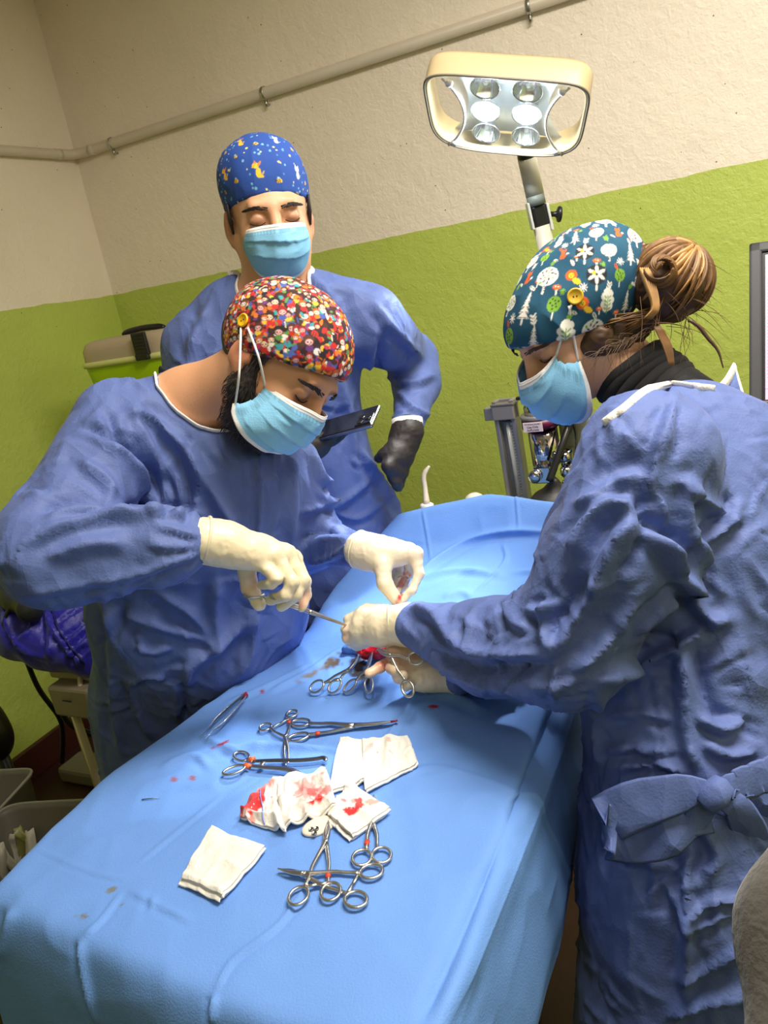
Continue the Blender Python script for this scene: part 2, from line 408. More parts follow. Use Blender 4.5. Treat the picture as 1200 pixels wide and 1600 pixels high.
# conduit pipe with clips running over both walls
def on_wall(px, py, which, off=0.0):
    n = D1 if which == 'left' else D2
    r = ray(px, py); k = ((CORNER - C)@n + off)/(r@n); return C + r*k
M_pipe = mat('painted_conduit', srgb(216, 205, 188), 0.4, var=[(8, 0.06, 3)])
pz = float(on_wall(300, 183, 'back', 0.02)[2])
pw = thing('conduit_pipe', CORNER + np.array([0.02, 0, pz]), 'painted conduit pipe running along the cream walls above the green band', 'pipe')
cz = CORNER + np.array([0, 0, pz])
pts = [cz + D2*2.6 + D1*.02, cz + D2*0.10 + D1*.02, cz + D2*.05 + D1*.03, cz + D1*.06 + D2*.026, cz + D1*.12 + D2*.02, cz + D1*4.1 + D2*.02]
P = np.vstack([pts[0][None], smooth_path(pts[1:5], 14), pts[5][None]])
tube_obj('pipe', P, 0.019, M_pipe, pw, seg=14)
M_steel = mat('bare_steel', srgb(190, 188, 182), 0.3, 1.0)
for s in (0.22, 0.95, 1.9, 2.8):
    c = cz + D1*s + D2*0.02
    q = MB(); a = np.linspace(-0.2, math.pi+0.2, 12)
    q.tube([c + D2*0.0215*math.sin(t) + np.array([0, 0, 1])*0.0215*math.cos(t) for t in a], 0.003, flat=(2.2, .6), fdir=D1, seg=8)
    q.tube([c - np.array([0, 0, 0.02]), c - np.array([0, 0, .042])], 0.006, seg=8)
    q.tube([c - np.array([0, 0, 0.034]) - D2*0.02, c - np.array([0, 0, .034]) + D2*0.006], 0.004, seg=8)
    q.build('clip', M_steel, pw)
for s in (.10, ):
    tube_obj('coupling', [cz + D1*s + D2*.021, cz + D1*(s+.03) + D2*.02], 0.0205, M_pipe, pw, seg=14)
tube_obj('coupling', [cz + D2*.1 + D1*.021, cz + D2*.13 + D1*.02], 0.0205, M_pipe, pw, seg=14)
# ------------------------------------------------------------------ the operating table and its drape
ZT = 0.88
rows = [  # L, M, R(fold), hem : (px, py, z)
 ((-25, 1400, .875), (330, 1562, .872), (655, 1690, .87), (800, 1720, .62)),
 ((60, 1305, .88), (400, 1440, .88), (712, 1530, .88), (846, 1560, .62)),
 ((160, 1215, .88), (470, 1290, .88), (770, 1350, .88), (893, 1400, .62)),
 ((300, 1110, .88), (560, 1170, .88), (815, 1210, .88), (915, 1285, .64)),
 ((395, 1045, .88), (620, 1090, .895), (850, 1105, .89), (935, 1150, .68)),
 ((478, 985, .885), (640, 1035, .905), (885, 1020, .90), (965, 1060, .7)),
 ((515, 925, .90), (690, 945, .92), (915, 930, .92), (990, 960, .72)),
 ((565, 866, .955), (740, 850, .96), (925, 850, .97), (1000, 880, .75)),
 ((622, 801, 1.03), (765, 768, 1.06), (905, 783, 1.04), (990, 800, .8))]
OUTL = unit(np.array([-.81, .58, 0])); OUTN = unit(np.array([-.55, -.83, 0])); OUTR = unit(np.array([.9, -.42, 0]))
def drow(r):
    L, Mm, Rr, H = [onz(*q) for q in r]
    a = L + OUTL*.014 + np.array([0, 0, -.12]); a1 = L + OUTL*.010 + np.array([0, 0, -.04])
    # right side: a shallow valley along the fold, a puffed roll, then the hem
    roll = Rr*.62 + H*.38 + np.array([0, 0, .055]) + OUTR*.012
    return [a, a1, L, L*.5+Mm*.5, Mm, Mm*.5+Rr*.5, Rr, roll, H*.8+Rr*.2 + OUTR*.012, H]
G0 = [drow(r) for r in rows]
near1 = [p + OUTN*.02 + np.array([0, 0, -.05]) for p in G0[0]]; near2 = [p + OUTN*.06 + np.array([0, 0, -.34]) for p in G0[0]]
far = [p + np.array([.025, .05, -.08]) for p in G0[-1]]; far2 = [p + np.array([.03, .06, -.18]) for p in G0[-1]]
CG = np.array([near2, near1] + G0 + [far, far2])
def densify(Gc, nu, nv):
    def ax(A, n):
        d = np.linalg.norm(np.diff(A, axis=0), axis=2).mean(1); s = np.concatenate([[0], np.cumsum(d)])
        u = np.linspace(0, s[-1], n); i = np.clip(np.searchsorted(s, u, side='right')-1, 0, len(s)-2); t = ((u-s[i])/(s[i+1]-s[i]))[:, None, None]
        return A[i]*(1-t)+A[i+1]*t
    A = ax(Gc, nu); return ax(A.transpose(1, 0, 2), nv).transpose(1, 0, 2)
NU, NV = 430, 330
DG = densify(CG, NU, NV)
def gblur(A, n):
    for _ in range(n):
        B = A.copy(); B[1:-1] = (A[:-2]+2*A[1:-1]+A[2:])/4; A = B.copy(); A[:, 1:-1] = (B[:, :-2]+2*B[:, 1:-1]+B[:, 2:])/4
    return A
DG = gblur(DG, 26)
i, j = np.meshgrid(np.arange(NU-1), np.arange(NV-1), indexing='ij')
DQ = np.stack([i*NV+j, i*NV+j+1, (i+1)*NV+j+1, (i+1)*NV+j], -1).reshape(-1, 4)
DV = DG.reshape(-1, 3); DN = normals(DV, DQ)
# the sheet's own folds
d = 0.0035*ridged(DV*np.array([5, 5, 3])+3.1) + 0.006*(noise(DV*6.0+1)-.5) + 0.0012*ridged(DV*17)
DV = DV + DN*d[:, None]
DS = [ # (pixel path, width, height)
 ([(790, 1300), (880, 1080)], .012, -.008), ([(655, 1600), (720, 1460), (790, 1300)], .012, -.009),
 ([(700, 1600), (765, 1450), (830, 1290), (905, 1090)], .016, .006),
 ([(790, 1250), (832, 1243), (880, 1340), (897, 1390)], .004, .003), ([(835, 1245), (690, 1200), (620, 1215)], .006, .003),
 ([(60, 1328), (140, 1362), (200, 1375)], .0035, .0025), ([(215, 1350), (350, 1240)], .0035, .0022), ([(335, 1550), (365, 1500), (440, 1440), (500, 1350)], .004, .0035),
 ([(125, 1468), (160, 1435), (192, 1392)], .004, .0035), ([(125, 1468), (132, 1520), (150, 1600)], .006, .008), ([(335, 1555), (332, 1600)], .005, .008),
 ([(20, 1418), (0, 1500)], .01, .008), ([(200, 1390), (250, 1415), (300, 1440)], .006, .003), ([(240, 1400), (235, 1425)], .005, .003),
 ([(310, 1185), (360, 1170), (420, 1165), (500, 1168)], .008, .006), ([(250, 1200), (300, 1180), (330, 1200)], .008, .006), ([(280, 1235), (340, 1222), (390, 1205)], .009, .004),
 ([(300, 1140), (370, 1175), (420, 1160)], .008, .006), ([(420, 1080), (480, 1050), (540, 1010)], .007, .006), ([(350, 1100), (420, 1070), (500, 1030)], .006, .004),
 ([(640, 1090), (660, 1080), (700, 1083), (760, 1110)], .009, .008), ([(630, 1130), (645, 1090), (655, 1075)], .006, .006), ([(560, 1200), (600, 1160), (640, 1100)], .006, .004),
 ([(425, 1165), (520, 1172), (560, 1190)], .004, .003),
 # upper screen part
 ([(660, 795), (668, 840), (674, 880)], .004, .0035), ([(806, 770), (811, 830)], .004, .0035), ([(786, 850), (788, 880), (740, 930)], .005, .006),
 ([(640, 910), (690, 870), (740, 842), (800, 830), (870, 832)], .010, .010), ([(650, 905), (700, 892), (760, 893)], .008, .006), ([(690, 935), (720, 925), (740, 935)], .01, .006),
 ([(640, 930), (700, 905), (735, 892), (790, 900)], .008, .004), ([(800, 895), (850, 890), (900, 880)], .007, .004),
]
DV = strokes(DV, DN, DS, .85)
# surgical window: a second, paler sheet edge and the stains
dx, dy, dd = project(DV)
base = np.array(srgb(103, 149, 222)[:3]); col = np.tile(base, (len(DV), 1))
col *= (0.97+0.06*noise(DV*30))[:, None]
def stain(cx, cy, rx, ry, c, hard=0.25, seed=0, ang=0):
    c = np.array(srgb(*c)[:3]); m = (abs(dx-cx) < 60+rx) & (abs(dy-cy) < 60+ry)
    a = math.radians(ang); ux = (dx[m]-cx)*math.cos(a)+(dy[m]-cy)*math.sin(a); uy = -(dx[m]-cx)*math.sin(a)+(dy[m]-cy)*math.cos(a)
    r = np.hypot(ux/rx, uy/ry)+1.1*(noise(np.stack([dx[m]/6+seed, dy[m]/6, 0*dx[m]], 1))-.5)
    k = np.clip((1-r)/hard, 0, 1)[:, None]; col[m] = col[m]*(1-k)+c*k
brown, red, oil = (46, 36, 29), (140, 26, 30), (112, 118, 118)
stain(556, 1040, 17, 20, brown, .35, 1); stain(573, 1052, 10, 18, brown, .35, 4); stain(519, 1034, 17, 10, (84, 68, 48), .5, 2, -35); stain(490, 1052, 34, 5, (110, 106, 100), .9, 5, -28)
stain(174, 1390, 6, 5, oil, .3, 3); stain(133, 1430, 9, 6.5, oil, .3, 6); stain(106, 1466, 7, 3.5, (120, 135, 120), .4, 8); stain(188, 1415, 3, 3, oil, .5, 9); stain(118, 1433, 3, 2, oil, .5, 2)
stain(302, 1216, 5, 4, (140, 90, 110), .4, 3); stain(272, 1218, 4, 4, (140, 90, 110), .5, 7); stain(411, 1080, 4, 3.5, red, .4, 3); stain(678, 1104, 8, 3, red, .5, 5); stain(345, 1163, 14, 1.8, red, .5, 5, -25)
M_drape = mat('blue_nonwoven_drape', base, 0.75, bump=[(-260, 0.06, 0), (420, 0.12, 2), (14, .12, 5)], attr='paint')
drape = tag(mesh('surgical_drape', DV, DQ, M_drape, color=col), 'large light blue surgical drape spread over the operating table, strewn with instruments', 'drape')
BD = bvh_of(drape)
def on_drape(px, py, off=0.002):
    return hit(BD, px, py, off)
# table underneath, mostly hidden
M_yel = mat('worn_steel_table', srgb(150, 135, 100), 0.35, 1.0)
tm = (onz(160, 1215, .8)+onz(770, 1350, .8))/2; e1 = unit(np.array([.5, .866, 0])); e2 = np.array([e1[1], -e1[0], 0]); MT = np.stack([e1, -e2, np.array([0, 0, 1.])], 1)
tc_ = np.array([-0.13, 1.06, 0]) ; tb = thing('operating_table', tc_, 'metal operating table hidden under the blue drape between the masked people', 'table')
box_obj('tabletop', tc_ + np.array([0, 0, .82]), (.70, .36, .04), M_yel, tb, MT, .008)
for a, b in ((-.28, .12), (-.28, -.12), (.28, .12), (.28, -.12)):
    q = tc_ + e1*a + e2*b; tube_obj('leg', [q, q + np.array([0, 0, .8])], .02, M_yel, tb)
# ------------------------------------------------------------------ people: builders
M_gown = mat('blue_gown_fabric', srgb(84, 103, 162), 0.68, bump=[(300, 0.10, 2), (60, 0.10, 4)], var=[(9, 0.06, 4)], sheen=0.04, cells=[(11, .018, .45), (27, .008, .55)])
M_trim = mat('white_cotton_trim', srgb(235, 232, 228), 0.8, bump=[(400, 0.2, 2)])
M_maskb = mat('blue_mask_fabric', srgb(140, 198, 232), 0.8, bump=[(-330, 0.10, 0), (500, .1, 1)], attr='paint')
M_string = mat('white_elastic', srgb(240, 238, 235), 0.8)
M_button = mat('yellow_button', srgb(244, 186, 22), 0.35)
M_latex = mat('white_latex', srgb(236, 222, 196), 0.38, bump=[(70, 0.10, 4), (9, 0.05, 2)], attr='paint', sub=0.15)
M_latexr = mat('latex_cuff', srgb(228, 216, 184), 0.45)
M_nitrile = mat('black_nitrile', srgb(30, 27, 27), 0.58, bump=[(60, 0.12, 4)], attr='paint')
M_navy = mat('dark_trousers', srgb(30, 34, 52), 0.85, bump=[(60, .1, 3)])
M_shoe = mat('dark_shoe', srgb(28, 26, 28), 0.5)
def skin(name, c): return mat(name, srgb(*c), 0.5, attr='paint', bump=[(260, .05, 3)], sub=0.12, var=[(14, .05, 3)])

class Head:
    """head space: x right, y forward, z up, origin between the ears at eye height"""
    def __init__(s, o, f, u, sc=1.0):
        s.o = np.asarray(o); f = unit(f); u = unit(u - f*(u@f)); s.M = np.stack([np.cross(f, u), f, u], 1); s.s = sc
    def w(s, p): return s.o + (np.asarray(p, float)*s.s)@s.M.T
    def l(s, p): return ((np.asarray(p)-s.o)@s.M)/s.s
    def d(s, v): return np.asarray(v, float)@s.M.T
def body(name, H, nb, parent, m, base, brow=(60, 40, 30), shoulders=(), neck=(.052, .062), female=False, lip=0):
    """head, neck and the shoulders that run on under the gown, one surface"""
    nbl = H.l(nb); sh = [(H.l(a), H.l(b), ra, rb) for a, b, ra, rb in shoulders]
    lo = np.minimum(np.array([-.11, -.13, -.15]), nbl-.08); hi = np.maximum(np.array([.11, .145, .14]), nbl+.08)
    G = grid(lo, hi, 0.0036)
    D = d_ell(G, (0, -.012, .028 if female else .035), (.075, .096, .076) if female else (.077, .098, .085))
    D = smin(D, d_ell(G, (0, .03, -.03), (.061, .066, .088)), .03)
    D = smin(D, d_ell(G, (0, .05, -.088), (.040, .040, .030)), .03)
    for sx in (-1, 1):
        D = smin(D, d_ell(G, (sx*.036, .062, -.028), (.026, .028, .024)), .02)
        D = smin(D, d_cone(G, (sx*.062, .0, -.03), (sx*.045, .03, -.085), .018, .016), .03)
    D = smin(D, d_cone(G, (-.034, .084, .024), (.034, .084, .024), .012, .012), .015)
    for sx in (-1, 1):
        D = smax(D, -d_ell(G, (sx*.032, .103, .003), (.021, .016, .014)), .012)
        D = smin(D, d_ell(G, (sx*.032, .080, .001), (.0155, .014, .0125)), .004)
    D = smin(D, d_cone(G, (0, .092, .016), (0, .113, -.030), .008, .0125), .012)
    for sx in (-1, 1): D = smin(D, d_ell(G, (sx*.012, .103, -.034), (.008, .011, .008)), .008)
    D = smin(D, d_cone(G, (-.02, .094, -.066), (.02, .094, -.066), .008, .008), .012)
    for sx in (() if female else (-1, 1)):   # ears (hidden under a cap that comes down over them)
        e = d_ell(G, (sx*.080, -.010, -.008), (.010, .018, .030), frame(np.array([0, .15, 1.]), np.array([1, 0, 0])))
        e = smax(e, -d_ell(G, (sx*.090, -.002, -.006), (.007, .012, .021)), .006)
        e = smin(e, d_ell(G, (sx*.080, .006, -.012), (.006, .006, .009)), .006)
        e = smin(e, d_ell(G, (sx*.077, .002, -.036), (.006, .009, .010)), .008)
        D = smin(D, e, .008)
    D = smin(D, d_cone(G, (0, -.022, -.055), nbl, neck[0], neck[1]), .03)
    for a, b, ra, rb in sh: D = smin(D, d_cone(G, a, b, ra, rb), .05)
    V, Q = nets(D, G[3], G[4]); V = relax(V, Q, 1, .4)
    c = np.tile(np.array(srgb(*base)[:3]), (len(V), 1))
    red = np.array(srgb(190, 100, 80)[:3])
    def blot(p, r, k, cc):
        q = np.linalg.norm((V-np.array(p))/np.array(r), axis=1); a = (np.clip(1.4-q, 0, 1)*k)[:, None]; c[:] = c*(1-a)+np.array(cc)*a
    for sx in (-1, 1):
        blot((sx*.082, -.006, -.008), (.016, .026, .035), .55, red); blot((sx*.03, .085, -.004), (.020, .02, .011), .45, srgb(128, 78, 62)[:3]); blot((sx*.04, .075, -.035), (.03, .03, .025), .25, red)
    blot((0, .115, -.03), (.014, .014, .02), .35, red)
    o = mesh(name, H.w(V), Q, m, parent, color=c)
    return o
def face_details(H, parent, browm, lashm, closed=True, thick=1.0):
    for sx in (-1, 1):
        rb = random.Random(3); q = MB()
        for k in range(110):
            a0 = rb.random(); a1 = min(1.06, a0+.16); hgt = .0042*thick*(1-.65*a0)*(.55+.45*min(1, a0*6)); j_ = rb.uniform(-1, 1)*hgt
            bp_ = lambda a, e: np.array([sx*(.012+.043*a), .1042-.003*a-.021*a**2.2, .0185+.005*math.sin(a*2.6)-.003*a+e])
            q.tube(H.w(np.array([bp_(a0, j_), bp_((a0+a1)/2, j_*.9+.0006)+[0, .0014, 0], bp_(a1, j_*.5+.0012)])), [.0010, .0009, .0003], seg=4)
        q.build('eyebrow', browm, parent)
        a = np.linspace(0, 1, 12); P = np.stack([sx*(.0185+.028*a), .0925+.003*np.sin(a*math.pi)-.007*a**2, -.0035-.0045*np.sin(a*math.pi)], 1)
        MB().tube(H.w(P), .0009*H.s, seg=6).build('eyelashes', lashm, parent)
def mask_obj(H, parent, top=(-.006, -.014), bot=(-.128, -.066), W=(.067, .072, .066), ys=(.045, .052, .018), yc=(.122, .129, .088), pleat=.0050, bp=.9):
    """pleated three-layer mask with a white nose band and white seams; the short side edges are gathered by the ear loops"""
    nu, nv = 61, 57; u = np.linspace(-1, 1, nu)[:, None]; v = np.linspace(0, 1, nv)[None, :]
    q = lambda a: a[0]*(1-v)*(1-2*v)+4*a[1]*v*(1-v)+a[2]*v*(2*v-1)
    zc = top[0]*(1-v)+bot[0]*v; zs = top[1]*(1-v)+bot[1]*v
    w_ = np.clip(np.cos(u*math.pi/2), 0, 1); k = w_**.75
    fr = (v*3.4+.12*np.sin(u*3)) % 1.0; pl = pleat*(np.where((v > .12) & (v < .95), fr**1.6, 0))*(0.45+.55*w_)
    x = q(W)*np.sin(u*math.pi/2)*1.0; y = q(ys)+(q(yc)-q(ys))*k + pl + .006*np.exp(-(u/.16)**2)*np.exp(-(v/.22)**2)
    z = zs+(zc-zs)*w_**(.9*(1-v)+bp*v)
    P = np.stack([x+0*v, y, z+0*u], -1)
    P[..., 1] += .003*(noise(P*30+3)-.5)*2 + .0012*ridged(P*np.array([40, 40, 60]))
    V = P.reshape(-1, 3); I, J = np.meshgrid(np.arange(nu-1), np.arange(nv-1), indexing='ij')
    Q = np.stack([I*nv+J, (I+1)*nv+J, (I+1)*nv+J+1, I*nv+J+1], -1).reshape(-1, 4)
    white = np.array(srgb(236, 236, 238)[:3]); blue = np.array(srgb(134, 196, 234)[:3]); U_, V_ = np.broadcast_arrays(u, v)
    edge = (V_ < .085) | (V_ > .945)
    dots = ((np.floor(U_*60) % 2) == 0) & ((np.abs(V_-.10) < .012) | (np.abs(V_-.135) < .012)) | ((np.abs(np.abs(U_)-.95) < .02) & (np.floor(V_*56) % 2 == 0))
    c = np.where(edge[..., None], white, blue); c = np.where(dots[..., None], c*.72, c)
    o = mesh('face_mask', H.w(V), Q, M_maskb, parent, color=c.reshape(-1, 3))
    s = o.modifiers.new('thick', 'SOLIDIFY'); s.thickness = .0014; s.offset = 1
    tube_obj('nose_wire', H.w(P[8:-8:2, 2]+np.array([0, .0008, 0])), .0016, M_string, o, seg=6)
    return o, lambda a, b: H.w(P[int(round((a+1)/2*(nu-1))), int(round(b*(nv-1)))])
def ear_loop(P, parent, r=.0016): return tube_obj('ear_loop', smooth_path(P, 20), r, M_string, parent, seg=7)
def button(c, n, parent, r=.0105, m=None):
    n = unit(n); o = lathe_obj('button', [(0, 0), (r*.9, 0), (r, .0012), (r, .003), (r*.86, .0042), (r*.74, .003), (0, .0028)], c - n*.0008, n, m or M_button, parent, 26)
    X = frame(n)
    for s in (-1, 1): lathe_obj('button_hole', [(0, 0), (.0011, 0), (.0011, .0004), (0, .0004)], np.asarray(c)+n*.0021+X[:, 0]*s*.0024, n, M_shoe, o, 10)
    return o
def gown(name, parent, groups, lo, hi, h=.0075, kj=.02, cuts=(), S=(), amp=.0035, seed=0.0, sc=9.0, name_='surgical_gown', ncr=160, bias=None, least=.12):
    G = grid(lo, hi, h); D = None
    for k, prims in groups:
        g = None
        for p in prims:
            e = d_cone(G, *p[:4], flat=p[4] if len(p) > 4 else None); g = e if g is None else smin(g, e, k)
        D = g if D is None else smin(D, g, kj)
    for a, b, ra, rb in cuts: D = smax(D, -d_cone(G, a, b, ra, rb), .012)
    V, Q = nets(D, G[3], h); V = relax(V, Q, 2, .5); N = normals(V, Q)
    if amp: V = crumple(V, N, amp, sc, seed, least); V = relax(V, Q, 1, .3)
    if len(S): V = strokes(V, normals(V, Q), S)
    if ncr: V = creases(V, normals(V, Q), ncr, int(seed*10), bias=bias)
    V = relax(V, Q, 1, .2)
    return mesh(name_, V, Q, M_gown, parent)
def trim_line(bv, pts, r, m, parent, name='collar_trim', off=.002, n=40, flat=(1.6, .6)):
    P = hits(bv, [tuple(p) for p in smooth_path(np.array([(a, b, 0.) for a, b in pts]), n)[:, :2]], off)
    P = P[np.r_[True, np.linalg.norm(np.diff(P, axis=0), axis=1) < .03]]
    return tube_obj(name, P, r, m, parent, seg=8, flat=flat)
def trim_auto(gbv, bbv, ctr, pts, r, m, parent, name='collar_trim', n=34, flat=(1.6, .6), out=2.5):
    """piping along the visible neckline: from the neck outward, the place where the gown comes in front of the skin"""
    path = smooth_path(np.array([(a, b, 0.) for a, b in pts]), n)[:, :2]; ctr = np.array(ctr, float); P = []; segs = []; last = None
    for q in path:
        v = q-ctr; found = None
        for k in np.arange(.35, 1.7, .03):
            p = ctr+v*k; g = hit(gbv, *p)[0]; b = hit(bbv, *p)[0]
            dg = (g-C)@F if g is not None else 99; db = (b-C)@F if b is not None else 99
            if dg < db-.0005 and dg < 9:
                p = p+v/np.linalg.norm(v)*out; found = hit(gbv, *p, .0015)[0]; break
        if found is None: continue
        if last is not None and np.linalg.norm(found-last) > .035:
            if len(P) > 3: segs.append(P)
            P = []
        P.append(found); last = found
    if len(P) > 3: segs.append(P)
    for P in segs:
        P = np.array(P); Q_ = P.copy(); Q_[1:-1] = (P[:-2]+2*P[1:-1]+P[2:])/4; tube_obj(name, Q_, r, m, parent, seg=8, flat=flat)
def J(l): return [at(*q) for q in l]
def hand(parent, wrist, mcp, fingers, thumb, m, fore=None, rw=.027, rp=.0115, rf=.0088, h=.0024, blood=(), base=(236, 222, 196), name='glove', palm=.017, tint=()):
    """one gloved hand: wrist, four knuckles, four finger chains from the knuckles, thumb chain rooted at the side of the palm"""
    pts = [wrist]+list(mcp)+[p for f in fingers for p in f]+list(thumb)+([fore] if fore is not None else [])
    A = np.array(pts); G = grid(A.min(0)-.04, A.max(0)+.04, h); D = None
    for k, p in enumerate(mcp):
        q = wrist*.45+p*.55
        e = smin(d_cone(G, wrist, q, rw*.72, palm), d_cone(G, q, p, palm, rp), .012); D = e if D is None else smin(D, e, .014)
    for a, b in zip(mcp[:-1], mcp[1:]): D = smin(D, d_cone(G, a, b, rp, rp), .01)
    if fore is not None: D = smin(D, d_cone(G, wrist, fore, rw, rw*1.12), .02)
    T = None
    for a, b, ra, rb in zip(thumb[:-1], thumb[1:], (.015, .0125, .0105), (.0125, .0105, .0092)):
        e = d_cone(G, a, b, ra, rb); T = e if T is None else smin(T, e, .006)
    D = smin(D, T, .012)
    sc = (.93, 1.0, 1.0, .86)
    for k, f in enumerate(fingers):
        ch = [mcp[k]]+list(f); g = None; n = len(ch)-1
        for i in range(n):
            ra = (rp if i == 0 else rf*sc[k]*(1.04-.07*i)); rb = rf*sc[k]*(1.04-.07*(i+1))
            e = d_cone(G, ch[i], ch[i+1], ra, rb); g = e if g is None else smin(g, e, .005)
        D = smin(D, g, .0035)
    V, Q = nets(D, G[3], h); V = relax(V, Q, 1, .4); N = normals(V, Q)
    V = V + N*(.0006*ridged(V*55)+.0004*ridged(V*120))[:, None]
    c = np.tile(np.array(srgb(*base)[:3]), (len(V), 1))
    for p, r, cc, k in list(tint)+list(blood):
        q = np.linalg.norm(V-np.asarray(p), axis=1)/r + .9*(noise(V*160)-.5)*(k > .6)
        a = (np.clip((1-q)*(3 if k > .6 else 1.5), 0, 1)*k)[:, None]; c = c*(1-a)+np.array(srgb(*cc)[:3])*a
    return mesh(name, V, Q, m, parent, color=c)
def cuff_ring(parent, c, ax, r, m, br=.0022, name='glove_cuff', ln=.0, ecc=1.0):
    X = frame(ax); a = np.linspace(0, 2*math.pi, 40, endpoint=False)
    P = np.asarray(c)+r*(np.cos(a)[:, None]*X[:, 0]+np.sin(a)[:, None]*X[:, 1]*ecc)
    return tube_obj(name, P, br, m, parent, closed=True, seg=8)
def legs(parent, hip, dirx, floor_z=0.0, gap=.10, fwd=None):
    for s in (-1, 1):
        a = hip + dirx*s*gap; a = np.array([a[0], a[1], hip[2]]); k = np.array([a[0], a[1], .48])+fwd*.02; an = np.array([a[0], a[1], .09])
        P = smooth_path([a, k, an], 12); tube_obj('trouser_leg', P, np.interp(np.linspace(0, 1, 12), [0, .5, 1], [.085, .065, .055]), M_navy, parent, seg=14)
        bm = bmesh.new(); Mx = np.stack([fwd, np.cross([0, 0, 1.], fwd), np.array([0, 0, 1.])], 1)
        box(bm, np.array([a[0], a[1], .045])+fwd*.06, (.27, .095, .09), Mx, .03, 3); bm_obj('shoe', bm, M_shoe, parent, True)
# ---- printed caps: SDF solid, colour painted from a flat print in cap space
class Print:
    def __init__(s, n, base): s.n = n; s.A = np.tile(np.array(srgb(*base)[:3], np.float32), (n, n, 1)); s.yy, s.xx = np.mgrid[0:n, 0:n].astype(np.float32)
    def put(s, x, y, r, fn, c):
        x0, x1, y0, y1 = [int(np.clip(v, 0, s.n)) for v in (x-r, x+r+1, y-r, y+r+1)]
        if x1 <= x0 or y1 <= y0: return
        k = np.clip(.5-fn(s.xx[y0:y1, x0:x1]-x, s.yy[y0:y1, x0:x1]-y), 0, 1)[..., None]; s.A[y0:y1, x0:x1] = s.A[y0:y1, x0:x1]*(1-k)+np.array(srgb(*c)[:3])*k
    def ell(s, x, y, a, b, c, ang=0.0):
        ca, sa = math.cos(ang), math.sin(ang); s.put(x, y, max(a, b)+2, lambda X, Y: (np.hypot((X*ca+Y*sa)/a, (-X*sa+Y*ca)/b)-1)*min(a, b), c)
    def line(s, p, q, w, c):
        cx, cy = (p[0]+q[0])/2, (p[1]+q[1])/2; dx_, dy_ = q[0]-p[0], q[1]-p[1]; L2 = dx_*dx_+dy_*dy_+1e-6
        def fn(X, Y):
            t = np.clip(((X+cx-p[0])*dx_+(Y+cy-p[1])*dy_)/L2, 0, 1); return np.hypot(X+cx-p[0]-t*dx_, Y+cy-p[1]-t*dy_)-w/2
        s.put(cx, cy, max(abs(dx_), abs(dy_))/2+w+2, fn, c)
    def tri(s, pts, c):
        P = np.array(pts, float); m = P.mean(0)
        def fn(X, Y):
            d_ = None; a = 0
            for i in range(3): p, q = P[i]-m, P[(i+1) % 3]-m; a += p[0]*q[1]-p[1]*q[0]
            for i in range(3):
                p, q = P[i]-m, P[(i+1) % 3]-m; e = q-p; n_ = np.array([e[1], -e[0]])*np.sign(a)/np.hypot(*e); v = (X-p[0])*n_[0]+(Y-p[1])*n_[1]; d_ = v if d_ is None else np.maximum(d_, v)
            return d_
        s.put(m[0], m[1], np.abs(P-m).max()+2, fn, c)
def print_dogs():
    """little yellow dogs, white cats, bees and pale dots on blue"""
    p = Print(900, (38, 76, 160)); r = random.Random(3)
    for _ in range(430): p.ell(r.uniform(0, 900), r.uniform(0, 900), *(lambda q: (q, q))(r.uniform(3, 6.5)), r.choice([(120, 180, 220), (90, 150, 200), (230, 215, 130), (120, 180, 220)]))
    Y, W_, K, O = (240, 185, 40), (238, 236, 240), (40, 40, 60), (200, 120, 50)
    def dog(x, y, s=1., c=Y):
        p.ell(x+4*s, y+20*s, 11*s, 19*s, c); p.ell(x+12*s, y+34*s, 14*s, 6*s, c); p.ell(x-8*s, y-8*s, 14*s, 12*s, c); p.ell(x-18*s, y-4*s, 8*s, 6*s, c)
        p.tri([(x-18*s, y-14*s), (x-10*s, y-30*s), (x-4*s, y-14*s)], O); p.ell(x+8*s, y-16*s, 5*s, 13*s, O, .5); p.ell(x-11*s, y-9*s, 2*s, 2*s, K); p.ell(x-24*s, y-5*s, 2.5*s, 2*s, K); p.line((x+18*s, y+30*s), (x+26*s, y+14*s), 4*s, c)
    def cat(x, y, s=1.):
        p.ell(x+2*s, y+20*s, 11*s, 18*s, W_); p.ell(x, y-8*s, 15*s, 12*s, W_); p.tri([(x-14*s, y-12*s), (x-12*s, y-30*s), (x-2*s, y-18*s)], W_); p.tri([(x+14*s, y-12*s), (x+12*s, y-30*s), (x+2*s, y-18*s)], W_)
        p.ell(x-5*s, y-9*s, 2*s, 2*s, K); p.ell(x+5*s, y-9*s, 2*s, 2*s, K); p.ell(x, y-4*s, 2*s, 1.6*s, O); p.line((x+12*s, y+30*s), (x+24*s, y+18*s), 4*s, (150, 190, 220)); p.ell(x-3*s, y+16*s, 3*s, 3*s, (220, 170, 190))
    def bee(x, y, s=1.):
        p.ell(x, y-9*s, 8*s, 5*s, (150, 200, 235), .5); p.ell(x, y, 14*s, 9*s, Y); p.line((x-4*s, y-8*s), (x-4*s, y+8*s), 3*s, K); p.line((x+3*s, y-8*s), (x+3*s, y+8*s), 3*s, K); p.ell(x-12*s, y, 4*s, 5*s, K)
    for gy in range(-1, 6):
        for gx in range(-1, 6):
            x, y = 60+gx*190+(gy % 2)*95, 75+gy*165; k = (gx+gy*2) % 3
            (dog if k == 0 else cat if k == 1 else dog)(x, y, 1.0); bee(x+88, y+50, 1.0)
            if (gx+gy) % 2: bee(x+84, y-60, .8)
    return p.A
